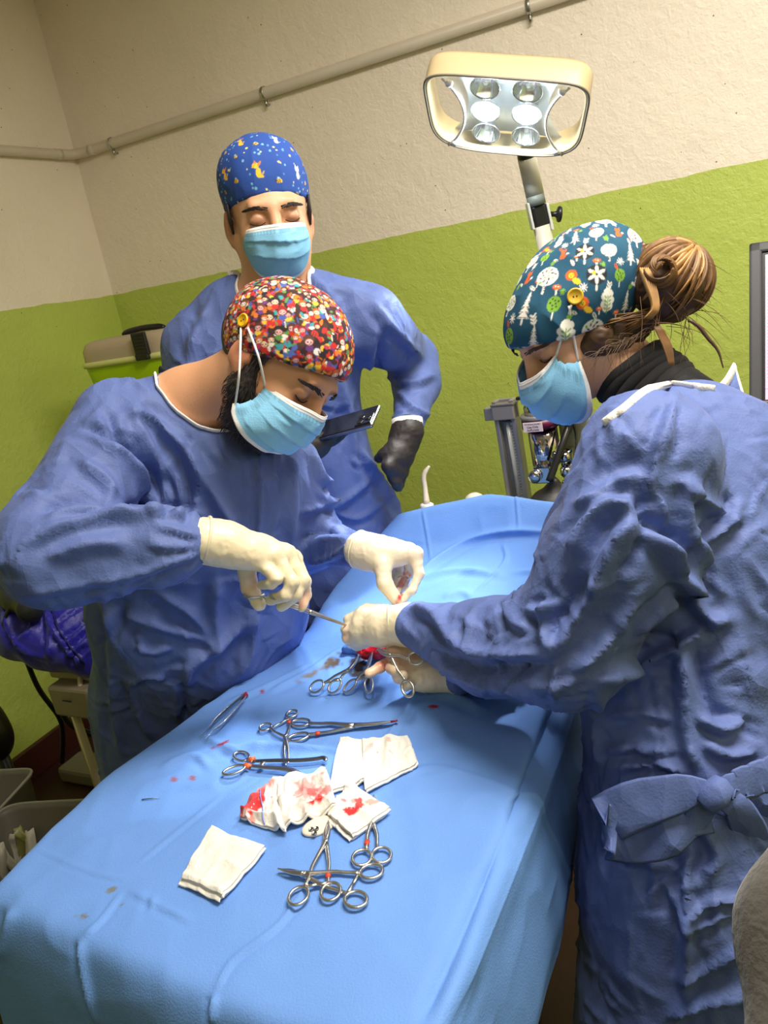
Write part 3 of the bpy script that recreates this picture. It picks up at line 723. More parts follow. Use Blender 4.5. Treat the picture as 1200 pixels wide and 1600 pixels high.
def print_crowd():
    """dense many-coloured doodle print of tiny round faces, blobs and stripes (generic)"""
    p = Print(1100, (60, 30, 34)); r = random.Random(11)
    pal = [(200, 40, 40), (225, 120, 40), (240, 190, 60), (60, 150, 160), (70, 90, 170), (110, 60, 130), (235, 225, 215), (40, 30, 34), (90, 140, 70), (190, 60, 90), (70, 44, 36), (60, 34, 30), (200, 40, 40), (190, 40, 40), (210, 110, 40)]
    for _ in range(5200): p.ell(r.uniform(0, 1100), r.uniform(0, 1100), r.uniform(6, 15), r.uniform(5, 12), r.choice(pal), r.uniform(0, 3))
    for _ in range(1300):
        x, y = r.uniform(0, 1100), r.uniform(0, 1100); a = r.uniform(0, 3); p.line((x, y), (x+r.uniform(8, 22)*math.cos(a), y+18*math.sin(a)), 4, r.choice(pal))
    for _ in range(620):
        x, y, s = r.uniform(0, 1100), r.uniform(0, 1100), r.uniform(.75, 1.3); h = r.choice([(84, 48, 34), (40, 30, 30), (190, 92, 34), (110, 58, 36), (150, 30, 34), (60, 36, 30)]); f = r.choice([(236, 200, 172), (240, 206, 180), (226, 214, 204), (222, 170, 168)])
        p.ell(x, y+17*s, 10*s, 9*s, r.choice(pal)); p.ell(x, y-2*s, 15*s, 14*s, (40, 26, 26)); p.ell(x, y-2*s, 13.5*s, 12.5*s, h); p.ell(x, y+3*s, 9.5*s, 7.6*s, f)
        p.ell(x-4*s, y+3*s, 1.8*s, 2.3*s, (30, 20, 24)); p.ell(x+4*s, y+3*s, 1.8*s, 2.3*s, (30, 20, 24)); p.ell(x, y+8*s, 2*s, 1*s, (180, 80, 80))
    return p.A
def print_forest():
    """white and green trees, leaves, orange foxes, a lion and mushrooms on petrol blue"""
    p = Print(1000, (18, 76, 104)); r = random.Random(5); W_, G_, O, K, Y = (236, 234, 226), (120, 168, 50), (226, 96, 30), (26, 34, 42), (240, 196, 40)
    def round_tree(x, y, s, c, leaf):
        p.line((x, y), (x, y+60*s), 9*s, W_)
        for k in range(4): p.line((x-4*s, y+34*s+k*7*s), (x+4*s, y+31*s+k*7*s), 2, K)
        p.ell(x, y, 40*s, 38*s, c)
        for k in range(16):
            a = k*2.4; q = 33*s*math.sqrt((k+.5)/16); p.ell(x+q*math.cos(a), y+q*math.sin(a), 6.5*s, 3.2*s, r.choice(leaf), a+.6)
    def fir(x, y, s, c=W_):
        for k in range(5): p.tri([(x, y-50*s+k*18*s), (x-(9+4.5*k)*s, y-24*s+k*18*s), (x+(9+4.5*k)*s, y-24*s+k*18*s)], c); p.line((x-(7+4*k)*s, y-27*s+k*18*s), (x+(7+4*k)*s, y-27*s+k*18*s), 2.4, K)
        p.line((x, y+48*s), (x, y+66*s), 7*s, c)
    def pop(x, y, s):
        p.line((x, y), (x, y+44*s), 4*s, W_); p.ell(x, y, 22*s, 24*s, G_)
        for k in range(8): a = k*2.4; q = 17*s*math.sqrt((k+.5)/8); p.ell(x+q*math.cos(a), y+q*math.sin(a), 3*s, 3*s, K)
    def oak(x, y, s):
        for k in range(7): a = k*.9; p.ell(x+14*s*math.cos(a), y-6*s+34*s*math.sin(a)*.9, 15*s, 14*s, W_)
        p.ell(x, y, 18*s, 34*s, W_); p.line((x, y-24*s), (x, y+46*s), 3, G_)
        for k in range(4):
            for sx in (-1, 1): p.ell(x+sx*9*s, y-18*s+k*14*s, 7*s, 3*s, G_, sx*-.6)
    def fox(x, y, s):
        p.ell(x, y+10*s, 9*s, 20*s, O, .25); p.ell(x+2*s, y-14*s, 12*s, 9*s, O); p.tri([(x-9*s, y-16*s), (x-8*s, y-32*s), (x, y-20*s)], O); p.tri([(x+5*s, y-18*s), (x+12*s, y-32*s), (x+13*s, y-14*s)], O); p.line((x+8*s, y+24*s), (x+22*s, y+6*s), 7*s, O); p.ell(x+22*s, y+4*s, 5*s, 5*s, W_); p.ell(x+4*s, y-14*s, 1.8*s, 1.8*s, K)
    def lion(x, y, s):
        for k in range(14): a = k*.45; p.ell(x+17*s*math.cos(a), y+17*s*math.sin(a), 7*s, 6*s, O)
        p.ell(x+22*s, y+24*s, 18*s, 11*s, Y, .5); p.ell(x, y, 16*s, 15*s, O); p.ell(x, y+1*s, 11*s, 11*s, Y); p.ell(x-4*s, y-1*s, 1.8*s, 1.8*s, K); p.ell(x+4*s, y-1*s, 1.8*s, 1.8*s, K); p.ell(x, y+5*s, 3*s, 2*s, K)
    def sprig(x, y, s, c, a=0.):
        dx_, dy_ = math.sin(a), -math.cos(a); p.line((x, y), (x+40*s*dx_, y+40*s*dy_), 3, c)
        for k in range(3):
            for sg in (-1, 1): b = a+sg*.8; q = (x+(10+12*k)*s*dx_, y+(10+12*k)*s*dy_); p.ell(q[0]+9*s*math.sin(b), q[1]-9*s*math.cos(b), 9*s, 3.6*s, c, b-math.pi/2)
    def leaf(x, y, s, c, a): p.ell(x, y, 15*s, 6.5*s, c, a); p.line((x-12*s*math.cos(a), y-12*s*math.sin(a)), (x+12*s*math.cos(a), y+12*s*math.sin(a)), 2, K)
    def mush(x, y, s, c=O): p.line((x, y), (x, y+22*s), 7*s, W_); p.ell(x, y-2*s, 15*s, 9*s, c); p.ell(x-5*s, y-4*s, 2.4*s, 2*s, W_); p.ell(x+5*s, y-3*s, 2.4*s, 2*s, W_)
    def burst(x, y, s, c):
        for k in range(9): a = k*.7; p.line((x, y), (x+17*s*math.cos(a), y+17*s*math.sin(a)), 3, c)
    def dark(x, y, s):
        p.line((x, y), (x, y+62*s), 8*s, W_); p.ell(x, y, 42*s, 42*s, K)
        for k in range(6): a = .5+k*1.05; p.ell(x+22*s*math.cos(a), y+22*s*math.sin(a), 17*s, 7*s, W_, a)
        p.ell(x-12*s, y-6*s, 8*s, 8*s, Y)
    kinds = [lambda x, y: round_tree(x, y, 1.05, W_, [(120, 60, 40), G_, K]), lambda x, y: fir(x, y, .85), lambda x, y: pop(x, y, 1.), lambda x, y: oak(x, y, 1.), lambda x, y: fox(x, y, 1.), lambda x, y: dark(x, y, .9), lambda x, y: lion(x, y, .95), lambda x, y: round_tree(x, y, .75, W_, [G_, G_, K])]
    order = [3, 1, 7, 4, 0, 6, 5, 2, 1, 3, 0, 2, 4, 5, 7, 1, 2, 6]
    n = 0
    for gy in range(11):
        for gx in range(11):
            x, y = 20+gx*92+(gy % 2)*46, 30+gy*98; kinds[order[n % len(order)]](x, y); n += 1
            k = (gx*3+gy) % 5; X, Y_ = x+46, y+46
            if k == 0: sprig(X, Y_+16, .8, W_, r.uniform(-.6, .6))
            elif k == 1: leaf(X, Y_, 1., W_, r.uniform(0, 3)); mush(X+16, Y_-22, .8)
            elif k == 2: burst(X, Y_, .9, W_); leaf(X-18, Y_+20, .8, O, 1.)
            elif k == 3: sprig(X, Y_+10, .7, G_, r.uniform(-1, 1)); leaf(X+20, Y_-16, .8, W_, .5)
            else: mush(X, Y_, 1.); burst(X+22, Y_+14, .6, G_)
    return p.A
def cap_obj(H, parent, ells, planes, A, view, px_per_m, name='surgical_cap', pleats=(), rough=.85, k=.03, h=.0017, offs=(0., 0.), rot=0.0, wr=.0012):
    lo = np.min([np.array(c)-np.array(r) for c, r in ells], 0)-.012; hi = np.max([np.array(c)+np.array(r) for c, r in ells], 0)+.012
    G = grid(lo, hi, h); D = None
    for c, r in ells: e = d_ell(G, c, r); D = e if D is None else smin(D, e, k)
    for n_, d0 in planes:
        n_ = np.array(n_)/np.linalg.norm(n_); D = smax(D, d0-(G[0]*n_[0]+G[1]*n_[1]+G[2]*n_[2]), .006)
    V, Q = nets(D, G[3], h); V = relax(V, Q, 2, .5); N = normals(V, Q)
    V = V+N*(wr*ridged(V*np.array([26, 26, 9])+2)+.6*wr*ridged(V*22+8))[:, None]
    c0 = np.mean([np.array(c) for c, r in ells], 0); z = H.M.T@unit(view); X = frame(z, np.array([H.M.T@R][0])); q = unit_rows(V-c0); th = np.arccos(np.clip(q@z, -1, 1)); ph = np.arctan2(q@X[:, 1], q@X[:, 0])
    rad = np.mean([max(r) for c, r in ells]); n = A.shape[0]
    uu = th*rad*px_per_m*np.cos(ph); vv = -th*rad*px_per_m*np.sin(ph); cr, sr = math.cos(rot), math.sin(rot)
    fx = n/2+offs[0]+uu*cr-vv*sr; fy = n/2+offs[1]+uu*sr+vv*cr
    fx, fy = np.mod(fx, n-1.001), np.mod(fy, n-1.001)
    i0, j0 = fy.astype(int), fx.astype(int); a, b = (fy-i0)[:, None], (fx-j0)[:, None]
    col = A[i0, j0]*(1-a)*(1-b)+A[i0+1, j0]*a*(1-b)+A[i0, j0+1]*(1-a)*b+A[i0+1, j0+1]*a*b
    m = mat('printed_cotton', (1, 1, 1, 1), rough, attr='paint', bump=[(500, .06, 1)])
    return mesh(name, H.w(V), Q, m, parent, color=col)
def unit_rows(A): return A/np.linalg.norm(A, axis=1)[:, None]
def strands(name, parent, P0, n, r, m, f, kind='stuff'):
    """n hair tubes: f(i) -> list of points"""
    q = MB()
    for i in range(n):
        P = smooth_path(f(i), 9); q.tube(P, np.interp(np.linspace(0, 1, 9), [0, .6, 1], [r, r*.9, r*.25]), seg=4)
    return tag(q.build(name, m, parent), kind=kind)
M_hair_d = mat('dark_hair', srgb(34, 26, 24), 0.6, var=[(60, .3, 3)])
M_lash = mat('lashes', srgb(26, 18, 16), 0.7)
# ================================================================== man standing behind
bm_ = thing('person', (*at(520, 1000, 1.9)[:2], 0), 'person standing behind in blue gown, dog-print blue cap and black gloves, hand on hip', 'person')
HB = Head(at(421, 341, 1.53), cv(.25, -.36, .9), cv(-.12, .93, .34), 1.02)
SK_B = skin('tan_skin', (214, 160, 124)); nbB = at(425, 440, 1.57)
bodyB = body('body', HB, nbB, bm_, SK_B, (214, 160, 124), shoulders=[(nbB-[0, 0, .06], at(345, 492, 1.61), .05, .045), (nbB-[0, 0, .06], at(505, 478, 1.60), .05, .045), (nbB-[0, 0, .03], nbB+np.array([0, 0, -.12]), .055, .08)], neck=(.047, .050))
face_details(HB, bm_, M_hair_d, M_lash)
nB = unit(np.array([.1, -1, 0]))
gB = gown('g', bm_, [
  (.06, [(at(425, 500, 1.62), at(430, 590, 1.65), .115, .165, (nB, .7)), (at(430, 590, 1.66), at(455, 720, 1.73), .168, .168, (nB, .7)), (at(455, 720, 1.73), at(502, 860, 1.86), .168, .204, (nB, .62)), (at(502, 860, 1.86), at(548, 1150, 2.08), .20, .215, (nB, .65)),
         (at(355, 498, 1.62), at(312, 545, 1.63), .07, .076), (at(500, 478, 1.60), at(572, 505, 1.61), .07, .075)]),
  (.03, [(at(572, 505, 1.61), at(646, 560, 1.82), .080, .052), (at(646, 560, 1.82), at(650, 600, 1.80), .052, .052), (at(650, 600, 1.80), at(638, 665, 1.69), .055, .036)]),
  (.03, [(at(312, 545, 1.63), at(306, 720, 1.62), .076, .065), (at(306, 720, 1.62), at(470, 700, 1.55), .062, .034)])],
  at(440, 720, 1.72)-[.5, .40, .6], at(440, 720, 1.72)+[.5, .42, .45], h=.0068, amp=.0028, seed=1.7, sc=7,
  cuts=[(nbB-[0, 0, .055], nbB+[0, 0, .12], .060, .085)],
  S=[([(470, 420), (520, 470), (560, 560)], .012, .008), ([(600, 520), (590, 580), (592, 620)], .012, -.012), ([(580, 470), (620, 520), (660, 560)], .014, .008), ([(620, 610), (650, 640), (672, 650)], .01, .007), ([(600, 585), (640, 600), (680, 585)], .012, .007),
     ([(520, 560), (545, 650), (560, 760)], .014, .008), ([(480, 760), (520, 790), (590, 740)], .012, .008), ([(560, 700), (600, 760), (625, 800)], .012, .009), ([(505, 790), (560, 810), (610, 770)], .01, .006), ([(330, 470), (300, 540), (300, 600)], .014, .007), ([(275, 560), (300, 580), (330, 585)], .008, .005)])
BB = bvh_of(gB)
trim_auto(BB, bvh_of(bodyB), (425, 400), [(350, 428), (372, 436), (410, 442), (450, 438), (475, 424), (487, 408)], .0042, M_trim, bm_)
cuffB = tube_obj('sleeve_cuff', [at(636, 655, 1.69), at(638, 684, 1.685)], [.035, .032], M_trim, bm_, seg=22)
# the left hand on the hip, the right one holding a phone
hand(bm_, at(632, 686, 1.685), J([(606, 728, 1.64), (613, 734, 1.655), (621, 737, 1.67), (628, 738, 1.69)]),
     [J([(612, 748, 1.66), (618, 760, 1.69)]), J([(617, 752, 1.66), (622, 763, 1.69)]), J([(622, 752, 1.67), (624, 763, 1.70)]), J([(628, 750, 1.69), (627, 760, 1.72)])],
     J([(614, 700, 1.66), (600, 710, 1.66), (592, 716, 1.68)]), M_nitrile, at(637, 672, 1.685), rw=.032, base=(44, 38, 37), h=.003, rp=.0125, palm=.021)
hand(bm_, at(470, 700, 1.53), J([(508, 686, 1.52), (506, 693, 1.53), (502, 699, 1.54), (498, 703, 1.55)]),
     [J([(532, 674, 1.53), (541, 667, 1.51)]), J([(530, 680, 1.54), (540, 674, 1.52)]), J([(522, 688, 1.55), (533, 682, 1.53)]), J([(514, 694, 1.56), (524, 688, 1.54)])],
     J([(487, 672, 1.51), (492, 660, 1.50), (498, 652, 1.50)]), M_nitrile, at(450, 708, 1.53), rw=.03, base=(40, 36, 35), h=.003, palm=.02)
cap_obj(HB, bm_, [((0, -.018, .03), (.080, .104, .094)), ((0, -.020, .085), (.076, .092, .062))], [((0, -.28, 1), .018)], print_dogs(), C-HB.o, 2450, offs=(10, 20), k=.05, wr=.0015)
mB, mpB = mask_obj(HB, bm_, ys=(.046, .048, .040), bot=(-.112, -.072), top=(-.008, -.018), W=(.057, .062, .052))
for sg in (-1, 1):
    ear_loop([mpB(sg, .05), HB.w((sg*.078, .0, .018)), HB.w((sg*.083, -.022, .012))], bm_); ear_loop([mpB(sg, .95), HB.w((sg*.083, -.006, -.035)), HB.w((sg*.084, -.024, -.005))], bm_)
legs(bm_, np.array([*at(520, 1000, 1.92)[:2], .85]), np.array([1., 0, 0]), fwd=np.array([0, -1., 0]))
# ================================================================== man operating at the left
fm = thing('person', (*at(320, 1150, 1.58)[:2], 0), 'bearded person at left in many-coloured cap and white gloves, bending over the drape', 'person')
HF = Head(at(434, 564, 1.24), cv(.64, -.72, .27), cv(.68, .64, .26), 1.03)
SK_F = skin('olive_skin', (216, 160, 122)); nbF = at(292, 640, 1.33)
bodyF = body('body', HF, nbF, fm, SK_F, (216, 160, 122), shoulders=[(nbF, nbF+np.array([.0, .05, -.14]), .058, .07)], neck=(.055, .060))
face_details(HF, fm, M_hair_d, M_lash, thick=1.25)
nF = unit(np.array([.34, -.94, 0]))
gF = gown('g', fm, [
  (.07, [(at(320, 705, 1.37), at(335, 790, 1.38), .125, .165, (nF, .72)), (at(335, 790, 1.38), at(315, 940, 1.47), .165, .195, (nF, .66)), (at(315, 940, 1.47), at(312, 1080, 1.60), .195, .207, (nF, .58)), (at(312, 1080, 1.60), at(318, 1400, 1.78), .200, .222, (nF, .55)),
         (at(258, 652, 1.34), at(190, 668, 1.28), .062, .072), (at(350, 715, 1.33), at(290, 675, 1.33), .062, .062), (at(400, 742, 1.38), at(450, 746, 1.41), .072, .062)]),
  (.03, [(at(190, 668, 1.28), at(78, 862, 1.10), .075, .074), (at(78, 862, 1.10), at(150, 857, 1.11), .074, .066), (at(150, 857, 1.11), at(250, 850, 1.12), .066, .055), (at(250, 850, 1.12), at(322, 845, 1.13), .053, .028)]),
  (.03, [(at(452, 746, 1.41), at(482, 842, 1.49), .062, .062), (at(482, 842, 1.49), at(572, 862, 1.33), .060, .027)])],
  at(300, 900, 1.4)-[.52, .38, .75], at(300, 900, 1.4)+[.42, .38, .38], h=.0058, amp=.0036, seed=4.1, sc=8, ncr=260, least=.25, kj=.018,
  cuts=[(at(306, 632, 1.315), nbF*.3+HF.w((0, -.022, -.055))*.7, .056, .072)],
  S=[([(160, 640), (195, 690), (235, 730)], .011, -.010), ([(130, 665), (190, 690), (225, 715), (245, 780)], .010, -.012), ([(235, 720), (245, 760), (250, 790)], .010, -.010), ([(205, 640), (235, 700), (255, 750)], .012, .007), ([(250, 650), (300, 720), (345, 790), (370, 840)], .016, .010), ([(200, 640), (240, 655), (270, 690)], .010, .008),
     ([(60, 800), (110, 778), (165, 782), (230, 800)], .011, -.012), ([(40, 850), (110, 815), (200, 800), (315, 800)], .013, .008), ([(90, 815), (180, 795), (250, 790), (320, 796)], .008, -.009), ([(120, 720), (160, 745), (180, 780)], .012, .008), ([(240, 820), (280, 830), (312, 840)], .007, .006), ([(230, 850), (270, 855), (315, 850)], .007, .005), ([(210, 900), (260, 880), (310, 865)], .008, .007), ([(40, 930), (120, 915), (230, 895)], .010, .005), ([(70, 870), (140, 850), (200, 850)], .016, .006),
     ([(403, 690), (405, 780), (402, 850), (400, 940)], .006, .006), ([(455, 700), (457, 780), (450, 860)], .012, .008), ([(480, 690), (500, 740), (520, 760)], .010, .008), ([(300, 700), (310, 760), (300, 810)], .014, .008), ([(260, 740), (270, 780), (255, 810)], .012, -.010), ([(280, 730), (295, 780), (290, 820)], .010, -.007),
     ([(465, 800), (500, 790), (540, 775)], .010, .008), ([(470, 850), (500, 830), (560, 828)], .010, -.008), ([(480, 880), (520, 870), (560, 845)], .009, .007), ([(500, 770), (530, 800), (560, 822)], .010, .007),
     ([(160, 930), (178, 990), (180, 1080), (190, 1180)], .014, .011), ([(195, 940), (180, 1000), (182, 1060)], .010, -.009), ([(200, 1060), (215, 1110), (240, 1160)], .009, .009), ([(205, 1070), (230, 1055), (260, 1060)], .008, .008), ([(190, 960), (250, 980), (320, 1000), (340, 1020)], .012, .007), ([(240, 920), (300, 960), (330, 1000)], .013, .008), ([(340, 900), (335, 960), (345, 1020)], .016, .010), ([(400, 950), (390, 1020), (370, 1060)], .016, .009), ([(290, 1080), (300, 1040), (340, 1010), (400, 960)], .016, .011), ([(285, 1060), (288, 1100), (290, 1130)], .010, -.010), ([(210, 1010), (240, 1020), (270, 1010)], .008, .006), ([(150, 1095), (190, 1105), (220, 1100)], .006, .004)])
BF = bvh_of(gF)
trim_auto(BF, bvh_of(bodyF), (345, 620), [(247, 588), (262, 602), (285, 628), (310, 652), (340, 672), (372, 686)], .0040, M_trim, fm)
M_navyc = mat('navy_shirt', srgb(26, 28, 44), .85)
q = [HF.o*0+p for p in J([(252, 584, 1.33), (272, 596, 1.30), (290, 612, 1.285), (300, 625, 1.28)])]
tube_obj('shirt_collar', smooth_path(q, 14), .010, M_navyc, fm, flat=(1.5, .5), seg=10)
# right hand on the needle holder
JF = dict(w=at(348, 850, 1.14))
bloodF = [(at(470, 945, 1.19), .010, (214, 120, 110), .5), (at(404, 945, 1.2), .012, (206, 110, 96), .55), (at(440, 950, 1.19), .008, (206, 120, 104), .5)]
hand(fm, at(352, 850, 1.14), J([(458, 872, 1.20), (447, 866, 1.175), (428, 868, 1.155), (404, 876, 1.145)]),
     [J([(477, 908, 1.20), (478, 930, 1.21), (472, 949, 1.20)]), J([(474, 906, 1.17), (462, 930, 1.165), (440, 948, 1.185)]), J([(457, 909, 1.15), (446, 930, 1.15), (422, 938, 1.175)]), J([(433, 904, 1.135), (424, 912, 1.14), (409, 914, 1.165)])],
     J([(385, 885, 1.19), (390, 918, 1.20), (405, 944, 1.19)]), M_latex, at(322, 845, 1.13), rw=.031, blood=bloodF, tint=[(at(395, 910, 1.20), .03, (226, 170, 150), .6), (at(474, 935, 1.2), .02, (232, 170, 150), .6)], base=(236, 222, 188), rp=.0125, rf=.0098, palm=.020)
cuff_ring(fm, at(321, 844, 1.13), at(350, 850, 1.14)-at(322, 845, 1.13), .0345, M_latexr, .0026)
# left hand pinching
bloodL = [(at(622, 938, 1.29), .013, (196, 40, 40), .95), (at(607, 922, 1.29), .008, (206, 60, 56), .8), (at(640, 918, 1.29), .010, (206, 70, 60), .7)]
handL = hand(fm, at(585, 864, 1.32), J([(648, 866, 1.30), (638, 862, 1.325), (626, 866, 1.35), (616, 872, 1.37)]),
     [J([(655, 896, 1.29), (644, 922, 1.285), (625, 941, 1.29)]), J([(640, 892, 1.34), (630, 915, 1.34), (616, 930, 1.32)]), J([(628, 894, 1.37), (618, 915, 1.36), (608, 925, 1.34)]), J([(618, 895, 1.39), (610, 910, 1.38), (604, 920, 1.36)])],
     J([(598, 884, 1.295), (601, 912, 1.285), (621, 940, 1.29)]), M_latex, at(566, 860, 1.33), rw=.029, blood=bloodL, tint=[(at(624, 905, 1.33), .022, (214, 90, 80), .75)], rp=.0125, palm=.019)
for k, px in enumerate((560, 564, 569, 575)): cuff_ring(fm, at(px, 858+k, 1.335-.004*k), at(600, 868, 1.31)-at(566, 860, 1.33), .0325-.0008*k, M_latexr, .0018, 'glove_cuff' if k == 0 else 'cuff_wrinkle')
cap_obj(HF, fm, [((0, -.003, .034), (.089, .107, .089)), ((0, -.01, .03), (.07, .08, .07))], [((0, -.60, 1), -.006)], print_crowd(), C-HF.o, 2350, k=.05, wr=.0015)
mF, mpF = mask_obj(HF, fm, top=(-.006, -.022), bot=(-.106, -.073), ys=(.046, .050, .038), yc=(.115, .122, .098), W=(.062, .072, .086), bp=.4)
BcF = bvh_of([o for o in fm.children if o.name.startswith('surgical_cap')][0])
bp_, bn_ = hit(BcF, 381, 501, .001); button(bp_, bn_, fm, .0105)
ear_loop([mpF(1, .06), at(404, 558, 1.132), hit(BcF, 389, 513, .002)[0]], fm, .0018); ear_loop([mpF(1, .94), at(374, 580, 1.128), hit(BcF, 378, 513, .002)[0]], fm, .0018)
# beard and the hair under the cap
def beard(H, parent):
    G = grid((-.1, -.06, -.15), (.1, .12, .03), .0028); D = None
    for sx in (-1, 1):
        for a, b, ra, rb in (((sx*.0745, .012, .012), (sx*.066, .020, -.05), .007, .017), ((sx*.066, .020, -.05), (sx*.046, .038, -.092), .018, .020), ((sx*.046, .040, -.095), (0, .068, -.106), .020, .016), ((sx*.05, .05, -.06), (sx*.03, .08, -.08), .014, .014)):
            e = d_cone(G, a, b, ra, rb); D = e if D is None else smin(D, e, .02)
    V, Q = nets(D, G[3], .0028); N = normals(V, Q); V = V+N*(.003*(noise(V*220)-.5)+.002*(noise(V*90)-.5))[:, None]
    o = mesh('beard', H.w(V), Q, M_hair_d, parent)
    N2 = normals(V, Q); r = random.Random(2); ids = r.choices(np.where(V[:, 1] < .062)[0].tolist(), k=1500); dn = np.array([0, .35, -1.])
    strands('beard_hairs', o, None, 1500, .00045, M_hair_d, lambda i: [H.w(V[ids[i]]), H.w(V[ids[i]]+N2[ids[i]]*.004+dn*.003), H.w(V[ids[i]]+N2[ids[i]]*.005+dn*.009)])
beard(HF, fm)
def nape(H, parent, m, name='hair', lo=-.07, ext=.004, fr=-.0):
    G = grid((-.1, -.13, -.1), (.1, .12, .06), .003)
    D = smax(d_ell(G, (0, -.014, .028), (.079+ext, .100+ext, .092+ext)), G[1]-fr+0*G[0]+0*G[2], .01); D = smax(D, lo-G[2]+.25*G[1]+0*G[0], .01)
    V, Q = nets(D, G[3], .003); V = V+normals(V, Q)*(.0025*(noise(V*np.array([200, 60, 60]))-.5))[:, None]
    return mesh(name, H.w(V), Q, m, parent)
nape(HF, fm, M_hair_d, lo=-.078, fr=-.02)
nape(HB, bm_, M_hair_d, lo=-.03, fr=-.01, ext=.002)
sb = lambda H, p, s: MB().tube([H.w((s*.078, .022, .035)), H.w((s*.0775, .020, .005)), H.w((s*.0755, .018, -.02))], [.008, .010, .006], flat=(1.2, .4), fdir=H.d([0, 1, 0])).build('sideburn', M_hair_d, p)
for s in (-1, 1): sb(HF, fm, s); sb(HB, bm_, s)
legs(fm, np.array([*at(312, 1120, 1.62)[:2], .82]), np.array([.94, .34, 0]), fwd=np.array([.34, -.94, 0]))
# ================================================================== woman at the right
wm = thing('person', (*at(1065, 1350, 1.12)[:2], 0), 'person at right in blue gown with waist bow, forest-print cap and hair bun', 'person')
HW = Head(at(893, 500, 1.20), cv(-.70, -.70, .10), cv(-.68, .70, .36), .95)
SK_W = skin('fair_skin', (222, 172, 138)); nbW = at(1028, 622, 1.18)
bodyW = body('body', HW, nbW, wm, SK_W, (222, 172, 138), shoulders=[(nbW, nbW+np.array([.02, .02, -.12]), .048, .06)], neck=(.047, .052), female=True)
M_hair_b = mat('dark_blond_hair', srgb(112, 80, 48), 0.5, var=[(45, .45, 4)], spec=.4)
M_hair_l = mat('blond_strand', srgb(172, 130, 78), 0.5, var=[(45, .3, 4)])
M_hair_k = mat('brown_hair', srgb(74, 50, 32), 0.5, var=[(45, .4, 4)])
face_details(HW, wm, M_hair_k, M_lash)
nW = unit(np.array([-.85, .35, 0]))
